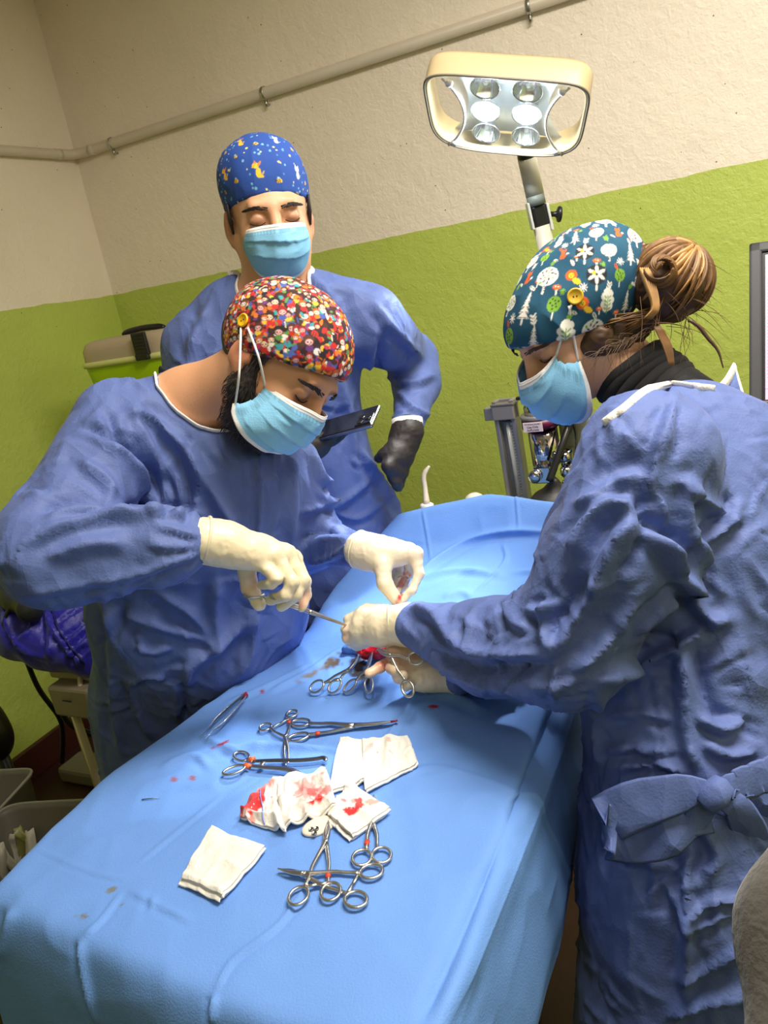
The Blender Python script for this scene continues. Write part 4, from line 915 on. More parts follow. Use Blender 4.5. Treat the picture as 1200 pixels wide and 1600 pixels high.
gW = gown('g', wm, [
  (.06, [(at(1060, 735, 1.15), at(1068, 850, 1.13), .105, .150, (nW, .9)), (at(1068, 850, 1.13), at(1075, 1130, 1.11), .150, .150, (nW, .9)), (at(1075, 1130, 1.11), at(1085, 1350, 1.11), .145, .170, (nW, .9)), (at(1085, 1350, 1.11), at(1080, 1900, 1.18), .170, .225, (nW, .9)),
         (at(1050, 685, 1.08), at(1012, 718, 1.0), .062, .085), (at(1030, 690, 1.2), at(975, 712, 1.27), .058, .070), (at(1080, 690, 1.14), at(1120, 730, 1.13), .075, .10), (at(1120, 730, 1.13), at(1110, 900, 1.12), .10, .13)]),
  (.03, [(at(1005, 715, 1.0), at(960, 860, .99), .088, .088), (at(960, 860, .99), at(885, 1008, 1.01), .088, .080), (at(885, 1008, 1.01), at(760, 1012, 1.12), .080, .066), (at(760, 1012, 1.12), at(652, 978, 1.21), .064, .040)]),
  (.03, [(at(975, 712, 1.27), at(945, 870, 1.29), .070, .070), (at(945, 870, 1.29), at(880, 950, 1.30), .068, .06), (at(880, 950, 1.285), at(715, 1052, 1.225), .050, .030)])],
  at(1000, 1100, 1.12)-[.48, .42, .62], at(1000, 1100, 1.12)+[.36, .36, .50], h=.0058, amp=.0056, seed=9.3, sc=9, ncr=520, least=.45, kj=.016,
  cuts=[(nbW-[0.0, 0, .03], nbW+[-.06, .02, .10], .064, .085)],
  S=[([(1060, 610), (1045, 660), (1020, 730), (1005, 800)], .010, .008), ([(1055, 620), (1062, 680), (1050, 720)], .008, -.006), ([(1010, 740), (960, 760), (900, 790)], .014, .010), ([(1010, 770), (1000, 800), (1040, 830), (1080, 850)], .012, -.013), ([(1000, 800), (950, 790), (910, 830), (890, 870)], .013, .012), ([(1080, 750), (1070, 800), (1075, 840)], .010, .009), ([(1075, 760), (1110, 790), (1140, 800)], .010, .007), ([(1090, 840), (1130, 800), (1145, 770)], .010, -.007),
     ([(985, 815), (960, 850), (935, 900), (925, 940)], .013, .015), ([(1010, 820), (985, 880), (950, 920)], .012, -.012), ([(1025, 830), (1060, 890), (1100, 960), (1140, 970)], .013, .013), ([(1065, 830), (1090, 860), (1085, 900), (1060, 930)], .010, .011), ([(1090, 850), (1140, 820), (1150, 810)], .009, .008), ([(1000, 920), (960, 980), (930, 1020), (890, 1050)], .013, .010), ([(995, 900), (940, 910), (925, 900)], .010, .008), ([(1120, 970), (1060, 1010), (1000, 1040), (930, 1070)], .012, .011), ([(1060, 930), (1020, 960), (990, 990)], .010, .008), ([(1005, 990), (1045, 1000), (1060, 1010)], .008, -.007), ([(860, 940), (850, 980), (858, 1020)], .012, .012), ([(925, 930), (905, 960), (862, 1020)], .012, .011), ([(640, 950), (680, 965), (740, 1020), (855, 1020)], .011, .012), ([(665, 1010), (740, 1050), (860, 1040)], .012, -.008), ([(730, 960), (735, 985), (730, 1010)], .008, .006), ([(790, 940), (800, 970), (830, 985)], .008, .007), ([(820, 950), (850, 960), (880, 940)], .01, .009), ([(680, 1030), (720, 1055), (790, 1075), (860, 1092)], .008, .006), ([(868, 1040), (864, 1070), (866, 1095)], .005, .005), ([(900, 1060), (870, 1075), (820, 1070)], .008, .006),
     ([(1065, 1010), (1070, 1080), (1075, 1150), (1090, 1210)], .014, .013), ([(1090, 1010), (1100, 1080), (1130, 1130)], .014, -.012), ([(1090, 1120), (1130, 1140), (1160, 1120)], .010, .011), ([(1100, 1160), (1140, 1180), (1180, 1170)], .010, .010), ([(950, 1120), (1000, 1115), (1050, 1125)], .008, .007), ([(940, 1170), (990, 1170), (1060, 1175)], .008, .007), ([(960, 1200), (1020, 1195), (1070, 1205)], .008, .006), ([(935, 1080), (935, 1150), (940, 1200)], .010, .007), ([(950, 1310), (990, 1340), (1040, 1360)], .008, .006), ([(1075, 1330), (1075, 1430), (1070, 1560)], .012, .011), ([(1040, 1370), (1060, 1420), (1080, 1450), (1170, 1410)], .008, .008), ([(1075, 1440), (1110, 1410), (1180, 1405)], .008, .009), ([(1055, 1535), (1110, 1510), (1160, 1480)], .008, .008), ([(1040, 1590), (1110, 1560), (1170, 1550)], .012, .012), ([(1100, 1290), (1120, 1340), (1100, 1380)], .012, .01)])
BW = bvh_of(gW)
# turtleneck: folded black knit around the neck
M_knit = mat('black_knit', srgb(22, 21, 23), .9, bump=[(-500, .1, 0), (30, .2, 3)])
ax_ = HW.w((0, -.022, -.055)); ax_ = unit(ax_-nbW); q = MB(); X = frame(ax_)
for k in range(7):
    c = nbW - ax_*.025 + ax_*.0135*k; a = np.linspace(0, 2*math.pi, 40, endpoint=False); rr = .060-.0010*k+.002*np.sin(a*3+k)
    P = c + (rr*np.cos(a))[:, None]*X[:, 0] + (rr*np.sin(a))[:, None]*X[:, 1] + ax_*(.004*np.sin(a*2+k*1.3))[:, None]
    q.tube(P, .0115, closed=True, seg=10)
q.tube([nbW-ax_*.06, nbW+ax_*.055], [.078, .056], seg=28)
turt = q.build('turtleneck', M_knit, wm)
trim_line(BW, [(945, 662), (975, 640), (1010, 612), (1045, 602), (1085, 606), (1115, 610)], .0034, M_trim, wm)
# back flap of the gown with its ties behind the neck
bm = bmesh.new(); fp = [at(1112, 618, 1.14), at(1148, 577, 1.16), at(1200, 760, 1.14), at(1150, 690, 1.1)]
def sheet(name, quad, m, parent, th=.0018, n=8, wav=.004, s=0):
    a = np.linspace(0, 1, n); q = np.array(quad); V = []
    for i in a:
        for j in a: V.append((q[0]*(1-i)+q[3]*i)*(1-j)+(q[1]*(1-i)+q[2]*i)*j)
    V = np.array(V); nn = unit(np.cross(q[1]-q[0], q[3]-q[0])); V = V+nn*(wav*(noise(V*22+s)-.5)*2)[:, None]
    Fc = [(i*n+j, i*n+j+1, (i+1)*n+j+1, (i+1)*n+j) for i in range(n-1) for j in range(n-1)]
    o = mesh(name, V, Fc, m, parent); md = o.modifiers.new('t', 'SOLIDIFY'); md.thickness = th; return o
sheet('gown_flap', fp, M_gown, wm)
MB().tube(smooth_path(J([(1100, 610, 1.13), (1118, 612, 1.13), (1134, 598, 1.14), (1148, 574, 1.16)]), 12), .0065, flat=(1.4, .5), seg=8).build('collar_trim', M_trim, wm)
MB().tube(J([(1148, 574, 1.16), (1162, 620, 1.15), (1188, 700, 1.14)]), .002, seg=8).build('flap_edge', M_trim, wm)
# waist tie: a bow of wide flat ribbon
def ribbon(P, wd, parent, name='tie', th=.0016, up=None):
    P = smooth_path(P, 26); P = P + .0015*np.sin(np.arange(26)*1.1)[:, None]*np.array([0, 0, 1.]); wds = np.broadcast_to(np.interp(np.linspace(0, 1, 26), np.linspace(0, 1, len(wd)), wd), (26,))
    V, Fc = tube_data(P, wds, seg=12, flat=(1, .10), fdir=U if up is None else up); return mesh(name, V, Fc, M_gown, parent)
bk, bnn = hit(BW, 1112, 1222, .02)
def bp3(x, y, o=0.02):
    p = hit(BW, x, y, o)[0]; return p if p is not None else at(x, y, .97)
lathe_obj('knot', [(0, -.022), (.013, -.018), (.018, 0), (.013, .018), (0, .022)], bk + bnn*.004, R*.6+U*.8, M_gown, wm, 16)
ribbon([bk, bp3(1062, 1232, .035), bp3(1015, 1242, .05), bp3(988, 1275, .06), bp3(984, 1315, .06), bp3(1012, 1332, .045), bp3(1050, 1300, .03), bp3(1085, 1255, .02), bk], [.010, .024, .029, .030, .030, .030, .026, .016, .010], wm, 'bow_loop', up=U)
ribbon([bk, bp3(1150, 1215, .02), at(1215, 1205, .93)], [.010, .020, .022], wm, 'tie', up=U)
ribbon([bk, bp3(1140, 1265, .02), at(1180, 1320, .95), at(1215, 1350, .95)], [.010, .018, .024, .026], wm, 'tie', up=R)
ribbon([bk, bp3(1090, 1270, .02), bp3(1080, 1310, .02)], [.009, .016, .018], wm, 'tie', up=R)
ribbon([bk, bp3(1150, 1250, .012), at(1215, 1290, .96)], [.009, .02, .022], wm, 'tie', up=R)
# left hand closed on the vessel, right hand below, palm up
hand(wm, at(640, 976, 1.225), J([(568, 960, 1.265), (564, 976, 1.26), (561, 988, 1.262), (564, 999, 1.27)]),
     [J([(546, 968, 1.275), (550, 976, 1.30), (566, 982, 1.31)]), J([(542, 984, 1.27), (546, 992, 1.30), (564, 996, 1.31)]), J([(543, 996, 1.272), (550, 1003, 1.30), (568, 1002, 1.31)]), J([(551, 1004, 1.28), (558, 1009, 1.30), (572, 1007, 1.31)])],
     J([(600, 958, 1.28), (575, 955, 1.30), (553, 968, 1.305)]), M_latex, at(655, 977, 1.215), rw=.031, rp=.0122, rf=.0095, palm=.020, tint=[(at(545, 990, 1.27), .022, (232, 180, 156), .6)], base=(236, 222, 192))
cuff_ring(wm, at(606, 974, 1.238), R, .030, M_latexr, .0010, 'glove_cuff')
bloodD = [(at(600, 1036, 1.230), .016, (196, 84, 74), .6), (at(650, 1030, 1.230), .014, (190, 80, 70), .5)]
hand(wm, at(668, 1048, 1.240), J([(640, 1024, 1.255), (636, 1038, 1.245), (640, 1052, 1.235), (648, 1062, 1.230)]),
     [J([(612, 1032, 1.245), (594, 1043, 1.235), (577, 1052, 1.225)]), J([(616, 1036, 1.235), (612, 1044, 1.220), (616, 1047, 1.205)]), J([(624, 1052, 1.225), (622, 1058, 1.215), (630, 1056, 1.202)]), J([(636, 1066, 1.220), (634, 1072, 1.215), (641, 1068, 1.208)])],
     J([(655, 1012, 1.250), (636, 1010, 1.255), (612, 1018, 1.250)]), M_latex, at(712, 1052, 1.230), rw=.029, blood=bloodD, rp=.0118, rf=.0098, tint=[(at(600, 1035, 1.230), .05, (226, 160, 130), .55)], base=(232, 214, 184), palm=.018)
cap_obj(HW, wm, [((0, -.022, .024), (.094, .131, .084)), ((0, -.065, .034), (.086, .086, .066))], [((0, -.507, 1), -.018)], print_forest(), C-HW.o, 2250, k=.05, wr=.0022, offs=(-30, 60))
mW, mpW = mask_obj(HW, wm, top=(-.014, -.005), bot=(-.138, -.036), yc=(.128, .140, .098), ys=(.078, .080, .060), W=(.047, .058, .062), pleat=.008, bp=.45)
BcW = bvh_of([o for o in wm.children if o.name.startswith('surgical_cap')][0])
bp_, bn_ = hit(BcW, 899, 463, .001); button(bp_, bn_, wm, .0118, mat('golden_button', srgb(222, 178, 60), .3))
ear_loop([mpW(-1, .06), hit(BcW, 893, 476, .002)[0]], wm, .0019); ear_loop([mpW(-1, .94), hit(BcW, 889, 478, .002)[0]], wm, .0019)
# hair at the nape, the bun and its loose strands
bvW = bvh_of(bodyW)
def on_head(x, y, o=0.0): return hit(bvW, x, y, o)[0]
rowA = [on_head(*q, -.006) for q in ((922, 541), (945, 538), (970, 531), (993, 521), (1010, 508))]; rowB = [on_head(*q, -.006) for q in ((935, 522), (965, 510), (990, 497))]
rowA = [p for p in rowA if p is not None]; rowB = [p for p in rowB if p is not None]; hp_ = np.array(rowA+rowB); G = grid(hp_.min(0)-.04, hp_.max(0)+.04, .003); D = None
for ch_ in (rowA, rowB, [rowA[-1], at(1040, 478, 1.13)], [rowA[0], rowB[0]], [rowA[2], rowB[1]]):
    for a_, b_ in zip(ch_[:-1], ch_[1:]):
        e = d_cone(G, a_, b_, .0125, .014); D = e if D is None else smin(D, e, .016)
V, Q = nets(D, G[3], .003); mesh('hair', V+normals(V, Q)*(.0018*ridged(V*np.array([70, 70, 160])))[:, None], Q, M_hair_k, wm)
bc = at(1046, 442, 1.14); rr_ = random.Random(4)
G = grid(bc-.11, bc+.11, .004); D = d_ell(G, bc, (.048, .047, .052)); D = smin(D, d_cone(G, bc, HW.w((0, -.10, .02)), .045, .04), .03)
V, Q = nets(D, G[3], .004); bun = mesh('hair_bun', V+normals(V, Q)*(.004*ridged(V*np.array([30, 30, 60])))[:, None], Q, M_hair_k, wm)
def coil(i):
    """a lock lying over the bun, from its crown down around a side"""
    th = rr_.uniform(0, 2*math.pi); e = rr_.uniform(.051, .060); tilt = rr_.uniform(-.5, .5); X = frame(unit(R*.5+U*.75-F*.5+np.array([tilt*.3, 0, 0]))); ph0 = rr_.uniform(-.1, .4); ph1 = ph0+rr_.uniform(1.0, 2.1)
    P = []
    for t in np.linspace(0, 1, 7):
        ph = ph0+(ph1-ph0)*t; a = th+.6*t*tilt*2
        P.append(bc + e*(X[:, 2]*math.cos(ph)+(X[:, 0]*math.cos(a)+X[:, 1]*math.sin(a))*math.sin(ph)))
    return P
def lock_obj(name, n, r, m, f, par):
    q = MB()
    for i in range(n):
        P = smooth_path(f(i), 12); q.tube(P, np.interp(np.linspace(0, 1, 12), [0, .15, .7, 1], [r*.5, r, r*.9, r*.3]), seg=6, flat=(1.6, .6))
    return tag(q.build(name, m, par), kind='stuff')
lock_obj('hair_locks', 90, .0042, M_hair_b, coil, bun); lock_obj('blond_locks', 34, .0032, M_hair_l, coil, bun)
def swirl(i):
    a0 = rr_.uniform(0, 6.28); c = at(1030, 425, 1.085); return [c + .022*(R*math.cos(a0+t*.5)+U*math.sin(a0+t*.5))*(1-.09*t) - F*.0+(-F)*(.004*t) for t in range(6)]
lock_obj('coil_locks', 16, .0030, M_hair_b, swirl, bun)
lock_obj('front_lock', 5, .0042, M_hair_l, lambda i: J([(1000+3*i, 420, 1.10), (1010+3*i, 445, 1.085), (1020+2*i, 480, 1.08), (1006+3*i, 498, 1.085)]), bun)
tube_obj('hair_end', smooth_path(J([(1046, 400, 1.12), (1044, 385, 1.12), (1046, 369, 1.12)]), 8), [.006]*6+[.0055, .005], M_hair_b, bun, flat=(1, .5))
def loose(i):
    x0, y0 = rr_.uniform(1000, 1095), rr_.uniform(400, 520); a = rr_.uniform(-.5, 1.8); l = rr_.uniform(20, 90); d = rr_.uniform(1.09, 1.18)
    return [at(x0, y0, d), at(x0+l*.5*math.cos(a)+rr_.uniform(-8, 8), y0+l*.5*math.sin(a), d-.01), at(x0+l*math.cos(a)+rr_.uniform(-12, 12), y0+l*math.sin(a)+10, d-.01)]
strands('loose_hairs', bun, None, 70, .00045, M_hair_b, loose)
def napeh(i):
    x0 = rr_.uniform(930, 1035); y0 = 548-(x0-930)*.42+rr_.uniform(-4, 10); d = 1.06+.06*(x0-930)/105
    return [at(x0, y0, d), at(x0-rr_.uniform(5, 26), y0+rr_.uniform(0, 20), d-.004), at(x0-rr_.uniform(0, 40), y0+rr_.uniform(12, 60), d-.006)]
strands('nape_hairs', bun, None, 40, .0005, M_hair_k, napeh)
strands('swept_hairs', bun, None, 90, .0011, M_hair_b, lambda i: (lambda s_, k_: [p for p in (on_head(918+30*s_+rr_.uniform(-5, 5), 545-34*s_+k_, .007), on_head(960+22*s_, 533-30*s_+k_, .009), on_head(992+10*s_, 517-18*s_+k_*.5, .010)) if p is not None]+[at(1022, 488+rr_.uniform(-12, 8), 1.115)])(rr_.random(), rr_.uniform(-16, 8)))
strands('nape_hairs', bun, None, 14, .0012, M_hair_b, lambda i: J([(1022+i*.8, 510, 1.09), (1036+i, 540, 1.09), (1046+i*.6, 572, 1.09)]))
tube_obj('hair_plait', smooth_path(J([(1076, 500, 1.10), (1092, 510, 1.10), (1106, 528, 1.10), (1122, 548, 1.10), (1130, 575, 1.10)]), 14), np.interp(np.linspace(0, 1, 14), [0, .3, .6, 1], [.002, .003, .0026, .0008]), M_hair_k, bun)
legs(wm, np.array([*at(1085, 1400, 1.14)[:2], .62]), np.array([.4, .9, 0]), fwd=np.array([-.9, .4, 0]), gap=.065)

# phone in the back man's right hand
M_ph = mat('black_phone_glass', srgb(26, 26, 28), .12); M_phf = mat('phone_frame', srgb(150, 148, 146), .25, 1.0)
pc = at(538, 664, 1.51); px_ = unit(at(577, 650, 1.485)-at(500, 672, 1.535)); py_ = unit(U*.55+F*.8); py_ = unit(py_-px_*(py_@px_)); pM = np.stack([px_, py_, np.cross(px_, py_)], 1)
if pM[:, 2]@(C-pc) > 0: pM[:, 1] *= -1; pM[:, 2] *= -1
phone = thing('smartphone', pc, 'black smartphone held up in the black glove of the person standing behind', 'phone')
box_obj('frame', pc, (.146, .070, .0078), M_phf, phone, pM, .003, 3); box_obj('back_glass', pc-pM[:, 2]*.0036, (.142, .066, .003), M_ph, phone, pM, .001); box_obj('screen', pc+pM[:, 2]*.0036, (.142, .066, .003), M_ph, phone, pM, .001)
box_obj('camera_island', pc-pM[:, 2]*.0056+px_*.052+pM[:, 1]*.012, (.034, .034, .003), M_ph, phone, pM, .001)
for a, b in ((.045, .02), (.045, .004), (.060, .012)): lathe_obj('camera_lens', [(0, .0015), (.005, .0015), (.0062, .003), (.0066, 0)], pc-pM[:, 2]*.0066+px_*a+pM[:, 1]*b, -pM[:, 2], M_ph, phone, 18)
# ------------------------------------------------------------------ the surgical field
M_inst = mat('brushed_steel', srgb(206, 203, 197), 0.3, 1.0, bump=[(160, .04, 2)], var=[(60, .12, 3)])
M_dark_steel = mat('dark_steel', srgb(150, 148, 145), 0.3, 1.0)
M_tape = mat('red_marking_tape', srgb(206, 66, 40), 0.5)
M_orange = mat('orange_marking_tape', srgb(216, 92, 34), 0.5)
M_tissue = mat('wet_red_tissue', srgb(206, 26, 34), 0.18, var=[(70, .35, 4)], bump=[(90, .4, 3)], sub=.2)
M_bloody = mat('blood_film', srgb(150, 20, 22), .15)
BF2 = BD
def P3(q, off=.0065):
    """a key point: (px, py) on the drape, (px, py, depth) in the air"""
    return on_drape(q[0], q[1], off)[0] if len(q) == 2 else at(*q)
def ring(c, n, u, a, b, r, par, name='finger_ring', m=None):
    n = unit(n); u = unit(u-n*(u@n)); v = np.cross(n, u); t = np.linspace(0, 2*math.pi, 30, endpoint=False)
    k = np.asarray(c)+a*np.cos(t)[:, None]*u+b*np.sin(t)[:, None]*v
    return MB().tube(k, r, closed=True, seg=8, flat=(1.0, 1.15), fdir=n).build(name, m or M_inst, par)
def clamp(label, tip, piv, r1, r2, a=.0125, b=.0095, rr=.0018, w=.0027, tape=None, curve=0.0, tape_on=1, nrm=None, group=None, tipcol=None, cat='forceps', name='hemostat', spread=0.0, ratchet=True, rdir=None, roff=.0060):
    """two crossing halves: ring, shank and jaw each; screw at the crossing, ratchet between the rings; tip, pivot and ring centres are given"""
    T, PV, A, B = P3(tip), P3(piv), P3(r1, roff), P3(r2, roff)
    t = thing(name, PV, label, cat, group)
    nn = unit(np.cross(A-PV, B-PV)) if nrm is None else unit(nrm)
    if nn@(C-PV) < 0: nn = -nn
    axis = unit(T-PV); side = unit(np.cross(nn, axis)); L = np.linalg.norm(T-PV)
    for k, (ctr, sg) in enumerate(((A, 1), (B, -1))):
        if (ctr-PV)@side < 0: sg = -1
        else: sg = 1
        oth = B if k == 0 else A
        dr = unit(ctr-PV); u = dr if rdir is None else unit(rdir)
        ring(ctr, nn, u, a, b, rr, t)
        # shank: from the near rim of the ring to the crossing, slightly bowed
        e = ctr - dr*(a*.98); e = e + unit(oth-ctr)*b*.25; mid = (e+PV)/2 + side*sg*.0025
        lift = nn*(.0011*(1 if k == 0 else -1))
        P = smooth_path([e, e*.75+PV*.25+side*sg*.001, mid, PV], 14)+lift
        MB().tube(P, np.interp(np.linspace(0, 1, 14), [0, .2, .8, 1], [w*1.1, w*.86, w*1.0, w*1.35]), seg=8, flat=(.62, 1.0), fdir=nn).build('shank', M_inst, t)
        if tape and (k == tape_on or tape_on == 2):
            c0 = P[3]*.5+P[4]*.5; MB().tube([c0-dr*.0035, c0+dr*.0035], w*1.18, seg=10, flat=(.7, 1.05), fdir=nn).build('marking_band', tape, t)
        js = -sg*(.0008+spread*L); tipk = T + side*js; m1 = PV+axis*L*.5+side*(-sg*.0022+curve*L*.25+js*.5)
        Pj = smooth_path([PV, m1, tipk], 14) + nn*(.0011*(1 if k == 0 else -1))
        MB().tube(Pj, np.interp(np.linspace(0, 1, 14), [0, .25, 1], [w*1.35, w*1.15, .0010]), seg=8, flat=(.75, 1.0), fdir=nn).build('jaw', M_inst, t)
        if tipcol is not None and k == 0: MB().tube(Pj[-3:], [.0018, .0015, .0012], seg=8).build('bloody_tip', tipcol, t)
    lathe_obj('pivot_screw', [(0, -.0035), (.0032, -.0035), (.0036, 0), (.0032, .0032), (.0026, .0036), (0, .0036)], PV, nn, M_inst, t, 16)
    if ratchet:
        m = (A+B)/2; ca = A+unit(PV-A)*a*1.05; cb = B+unit(PV-B)*a*1.05
        for q, s in ((ca, 1), (cb, -1)):
            e = q + (cb-ca)*.62*s; MB().tube([q, e], [.0026, .0020], seg=8, flat=(.55, 1), fdir=nn).build('ratchet', M_inst, t)
    return t
# --- clamps in the wound
clamp('hemostat clamped at the wound\'s left edge, the leftmost of three hanging from it', (560, 1022, 1.325), (546, 1046, 1.315), (499, 1082), (525, 1082), a=.0135, b=.0105, roff=.013)
clamp('hemostat clamped in the middle of the wound, rings beside the glove\'s index finger', (582, 1019, 1.31), (572, 1048, 1.295), (550, 1083), (576, 1070, 1.275), a=.0145, b=.0082, roff=.014)
clamp('hemostat across the lower white glove, one ring hanging over its fingers', (590, 1014, 1.24), (609, 1024, 1.212), (650, 1028, 1.185), (637, 1076, 1.175), a=.0135, b=.0095, ratchet=False)
# --- instruments lying on the drape
clamp('hemostat lying open behind the long curved one, jaws pointing to the viewer', (450, 1200), (446, 1158), (416, 1141), (457, 1120), a=.0105, b=.0095, rr=.0018, tape=M_tape, tape_on=1, spread=.02)
clamp('long curved clamp with red-marked shank lying above the white gauze', (620, 1130), (556, 1139), (471, 1134), (467, 1157), a=.0165, b=.0095, rr=.0021, w=.0036, tape=M_tape, tape_on=1, curve=-.06, tipcol=M_bloody, ratchet=False, name='curved_clamp')
clamp('closed hemostat with its tip under the bloody gauze and two rings toward the viewer', (514, 1290), (511, 1322), (466, 1405), (519, 1399), a=.0130, b=.0115, tape=M_tape, tape_on=1)
clamp('closed needle holder lying sideways, tip pointing left past the crossed hemostat', (437, 1364), (478, 1373), (581, 1368), (557, 1412), a=.0135, b=.0115, rr=.0020, w=.0030, name='needle_holder')
clamp('hemostat half hidden under the blood-spotted gauze, rings side by side', (584, 1250), (583, 1288), (566, 1346), (597, 1342), a=.0125, b=.0115, tape=M_tape, tape_on=0, ratchet=False)
# curved scissors with orange tapes
def scissors():
    A, B = P3((379, 1187)), P3((367, 1209)); t = thing('surgical_scissors', P3((440, 1200)), 'surgical scissors with orange tape bands, blades apart, left of the gauzes', 'scissors')
    n = np.array([0, 0, 1.]); 
    for c, e, u in ((A, (397, 1196), (1, 0)), (B, (390, 1204), (1, 0))):
        E = P3(e); ring(c, n, E-c, .0165, .0095, .0020, t); MB().tube([c+unit(E-c)*.015, E], [.0032, .0038], seg=8, flat=(.7, 1), fdir=n).build('shank', M_inst, t)
    up = [P3(q, .008) for q in ((397, 1196), (430, 1195), (468, 1195), (495, 1193), (508, 1191), (512, 1196))]
    MB().tube(smooth_path(up, 20), np.interp(np.linspace(0, 1, 20), [0, .4, .75, .9, 1], [.0034, .0044, .0042, .004, .0016]), seg=8, flat=(.5, 1.), fdir=n).build('blade', M_dark_steel, t)
    lo_ = [P3(q, .008) for q in ((390, 1203), (415, 1206), (440, 1208), (462, 1212), (479, 1219))]
    MB().tube(smooth_path(lo_, 20), np.interp(np.linspace(0, 1, 20), [0, .45, .7, 1], [.0034, .0046, .0055, .0012]), seg=8, flat=(.45, 1.), fdir=n).build('blade', M_inst, t)
    for a, b in (((392, 1194), (400, 1193)), ((384, 1203), (392, 1205))):
        MB().tube([P3(a, .008), P3(b, .008)], .0048, seg=10, flat=(.75, 1), fdir=n).build('tape_band', M_orange, t)
    lathe_obj('pivot_screw', [(0, -.002), (.004, -.002), (.004, .003), (.003, .0038), (0, .0038)], P3((412, 1200), .006), n, M_inst, t, 16)
    MB().tube([P3((479, 1219), .0045), P3((474, 1217), .0055)], [.0016, .0024], seg=8).build('bloody_tip', M_bloody, t)
scissors()
def tweezers():
    t = thing('thumb_forceps', P3((350, 1120)), 'steel thumb forceps lying at the left edge of the drape', 'tweezers')
    n = np.array([0, 0, 1.])
    for k, pts in enumerate((((383, 1092), (362, 1110), (340, 1130), (326, 1146), (314, 1158)), ((386, 1096), (368, 1118), (351, 1137), (337, 1147), (327, 1158)))):
        P = np.array([P3(q, .009) for q in pts])
        MB().tube(smooth_path(P, 20), np.interp(np.linspace(0, 1, 20), [0, .15, .55, .75, 1], [.0052, .0058, .0056, .0024, .0009]), seg=8, flat=(.9, .28), fdir=unit(np.cross(n, P[-1]-P[0]))*.5+n*(.9 if k == 0 else .7)).build('arm', M_dark_steel if k == 0 else M_inst, t)
    e = [P3((380, 1094), .006), P3((387, 1088), .006)]; MB().tube(e, [.0058, .0052], seg=8, flat=(1, .6), fdir=n).build('red_end', M_bloody, t)
tweezers()
# needle holder in the right hand of the man at the left
def held():
    tip = at(541, 977, 1.262); f = at(476, 953, 1.205); t = thing('needle_driver', f, 'needle holder held in the right white glove, tip reaching the other glove', 'needle holder')
    d = unit(tip-f); s = unit(np.cross(d, F))
    for k in (1, -1): MB().tube([f-d*.035+s*.0022*k, f+s*.0016*k, tip+s*.0006*k], [.0028, .0026, .0014], seg=8, flat=(1, .8)).build('shank', M_inst, t)
    n = unit(np.cross(d, R)+.4*U); r1 = at(397, 929, 1.19); r2 = at(437, 932, 1.165)
    ring(r1, U*.96-F*.28, R, .0145, .011, .0022, t); ring(r2, U*.93-F*.3+R*.15, R*.9-U*.3, .0145, .011, .0022, t)
    for r_ in (r1, r2): MB().tube(smooth_path([r_+unit(f-r_)*.013, (r_+f)/2+U*.002, f-d*.03], 8), .0024, seg=8).build('shank', M_inst, t)
    lathe_obj('pivot_screw', [(0, -.004), (.0035, -.004), (.0035, .004), (0, .004)], f+d*.012, F, M_inst, t, 14)
held()
# curved suture needle pinched in the left glove, the loose needle on the drape
q = at(629, 905, 1.315); t = thing('suture_needle', q, 'dark curved needle between the pinching fingers of the raised glove', 'needle')
a = np.linspace(.3, 2.7, 14); tube_obj('needle_arc', [q+.010*(R*math.cos(x)+U*math.sin(x)*.55-F*.3*math.sin(x)) for x in a], np.interp(np.linspace(0, 1, 14), [0, .8, 1], [.0011, .0011, .0003]), M_dark_steel, t, seg=8)
tube_obj('thread', smooth_path([q+np.array([.009, 0, .002]), at(628, 920, 1.30), at(625, 942, 1.29)], 8), .0004, M_shoe, t, seg=6)
tag(tube_obj('needle', [P3((222, 1251), .002), P3((250, 1248), .002)], [.0009, .0004], M_dark_steel, seg=8), 'thin dark needle lying alone on the left side of the drape', 'needle')
# --- the patient: open wound, tissue and the shaved skin edge in the drape window
pt = thing('patient', onz(598, 1030, .86), 'small open surgical wound with red tissue in the drape window under the gloves', 'patient')
wc = on_drape(592, 1024, 0)[0]; wn = np.array([0, -.2, 1.]); X = frame(unit(wn), R)
G = grid(wc-.055, wc+.055, .0022); D = None
for (a, b, h_), r_ in (((-.010, .004, .004), .012), ((.004, .0, .006), .014), ((.018, .008, .006), .012), ((.028, .014, .004), .010), ((-.018, .010, .004), .009), ((.008, .014, .004), .013)):
    e = d_ell(G, wc+X@np.array([a*1.25-.004, b-.014, h_+.012]), (r_*1.2, r_*.9, r_*.8)); D = e if D is None else smin(D, e, .004)
V, Q = nets(D, G[3], .0022); V = V+normals(V, Q)*(.0022*ridged(V*110))[:, None]; mesh('red_tissue', V, Q, M_tissue, pt)
M_pale = mat('pale_membrane', srgb(226, 150, 140), .2, sub=.3, bump=[(120, .3, 3)])
for k, (a, b) in enumerate((((566, 1018), (600, 1013)), ((600, 1012), (618, 1008)))):
    P = [on_drape(*a, .012)[0], on_drape((a[0]+b[0])/2, (a[1]+b[1])/2, .021)[0], on_drape(*b, .014)[0]]; tube_obj('membrane', smooth_path(P, 10), [.003]*2+[.0045]*6+[.003]*2, M_pale, pt, seg=10)
G = grid(wc-[.10, .10, .10], wc+[.10, .10, .02], .004); D = d_ell(G, wc-[0, -.01, .038], (.07, .065, .022)); V, Q = nets(D, G[3], .004); mesh('belly', V, Q, mat('shaved_skin', srgb(206, 150, 140), .5), pt)
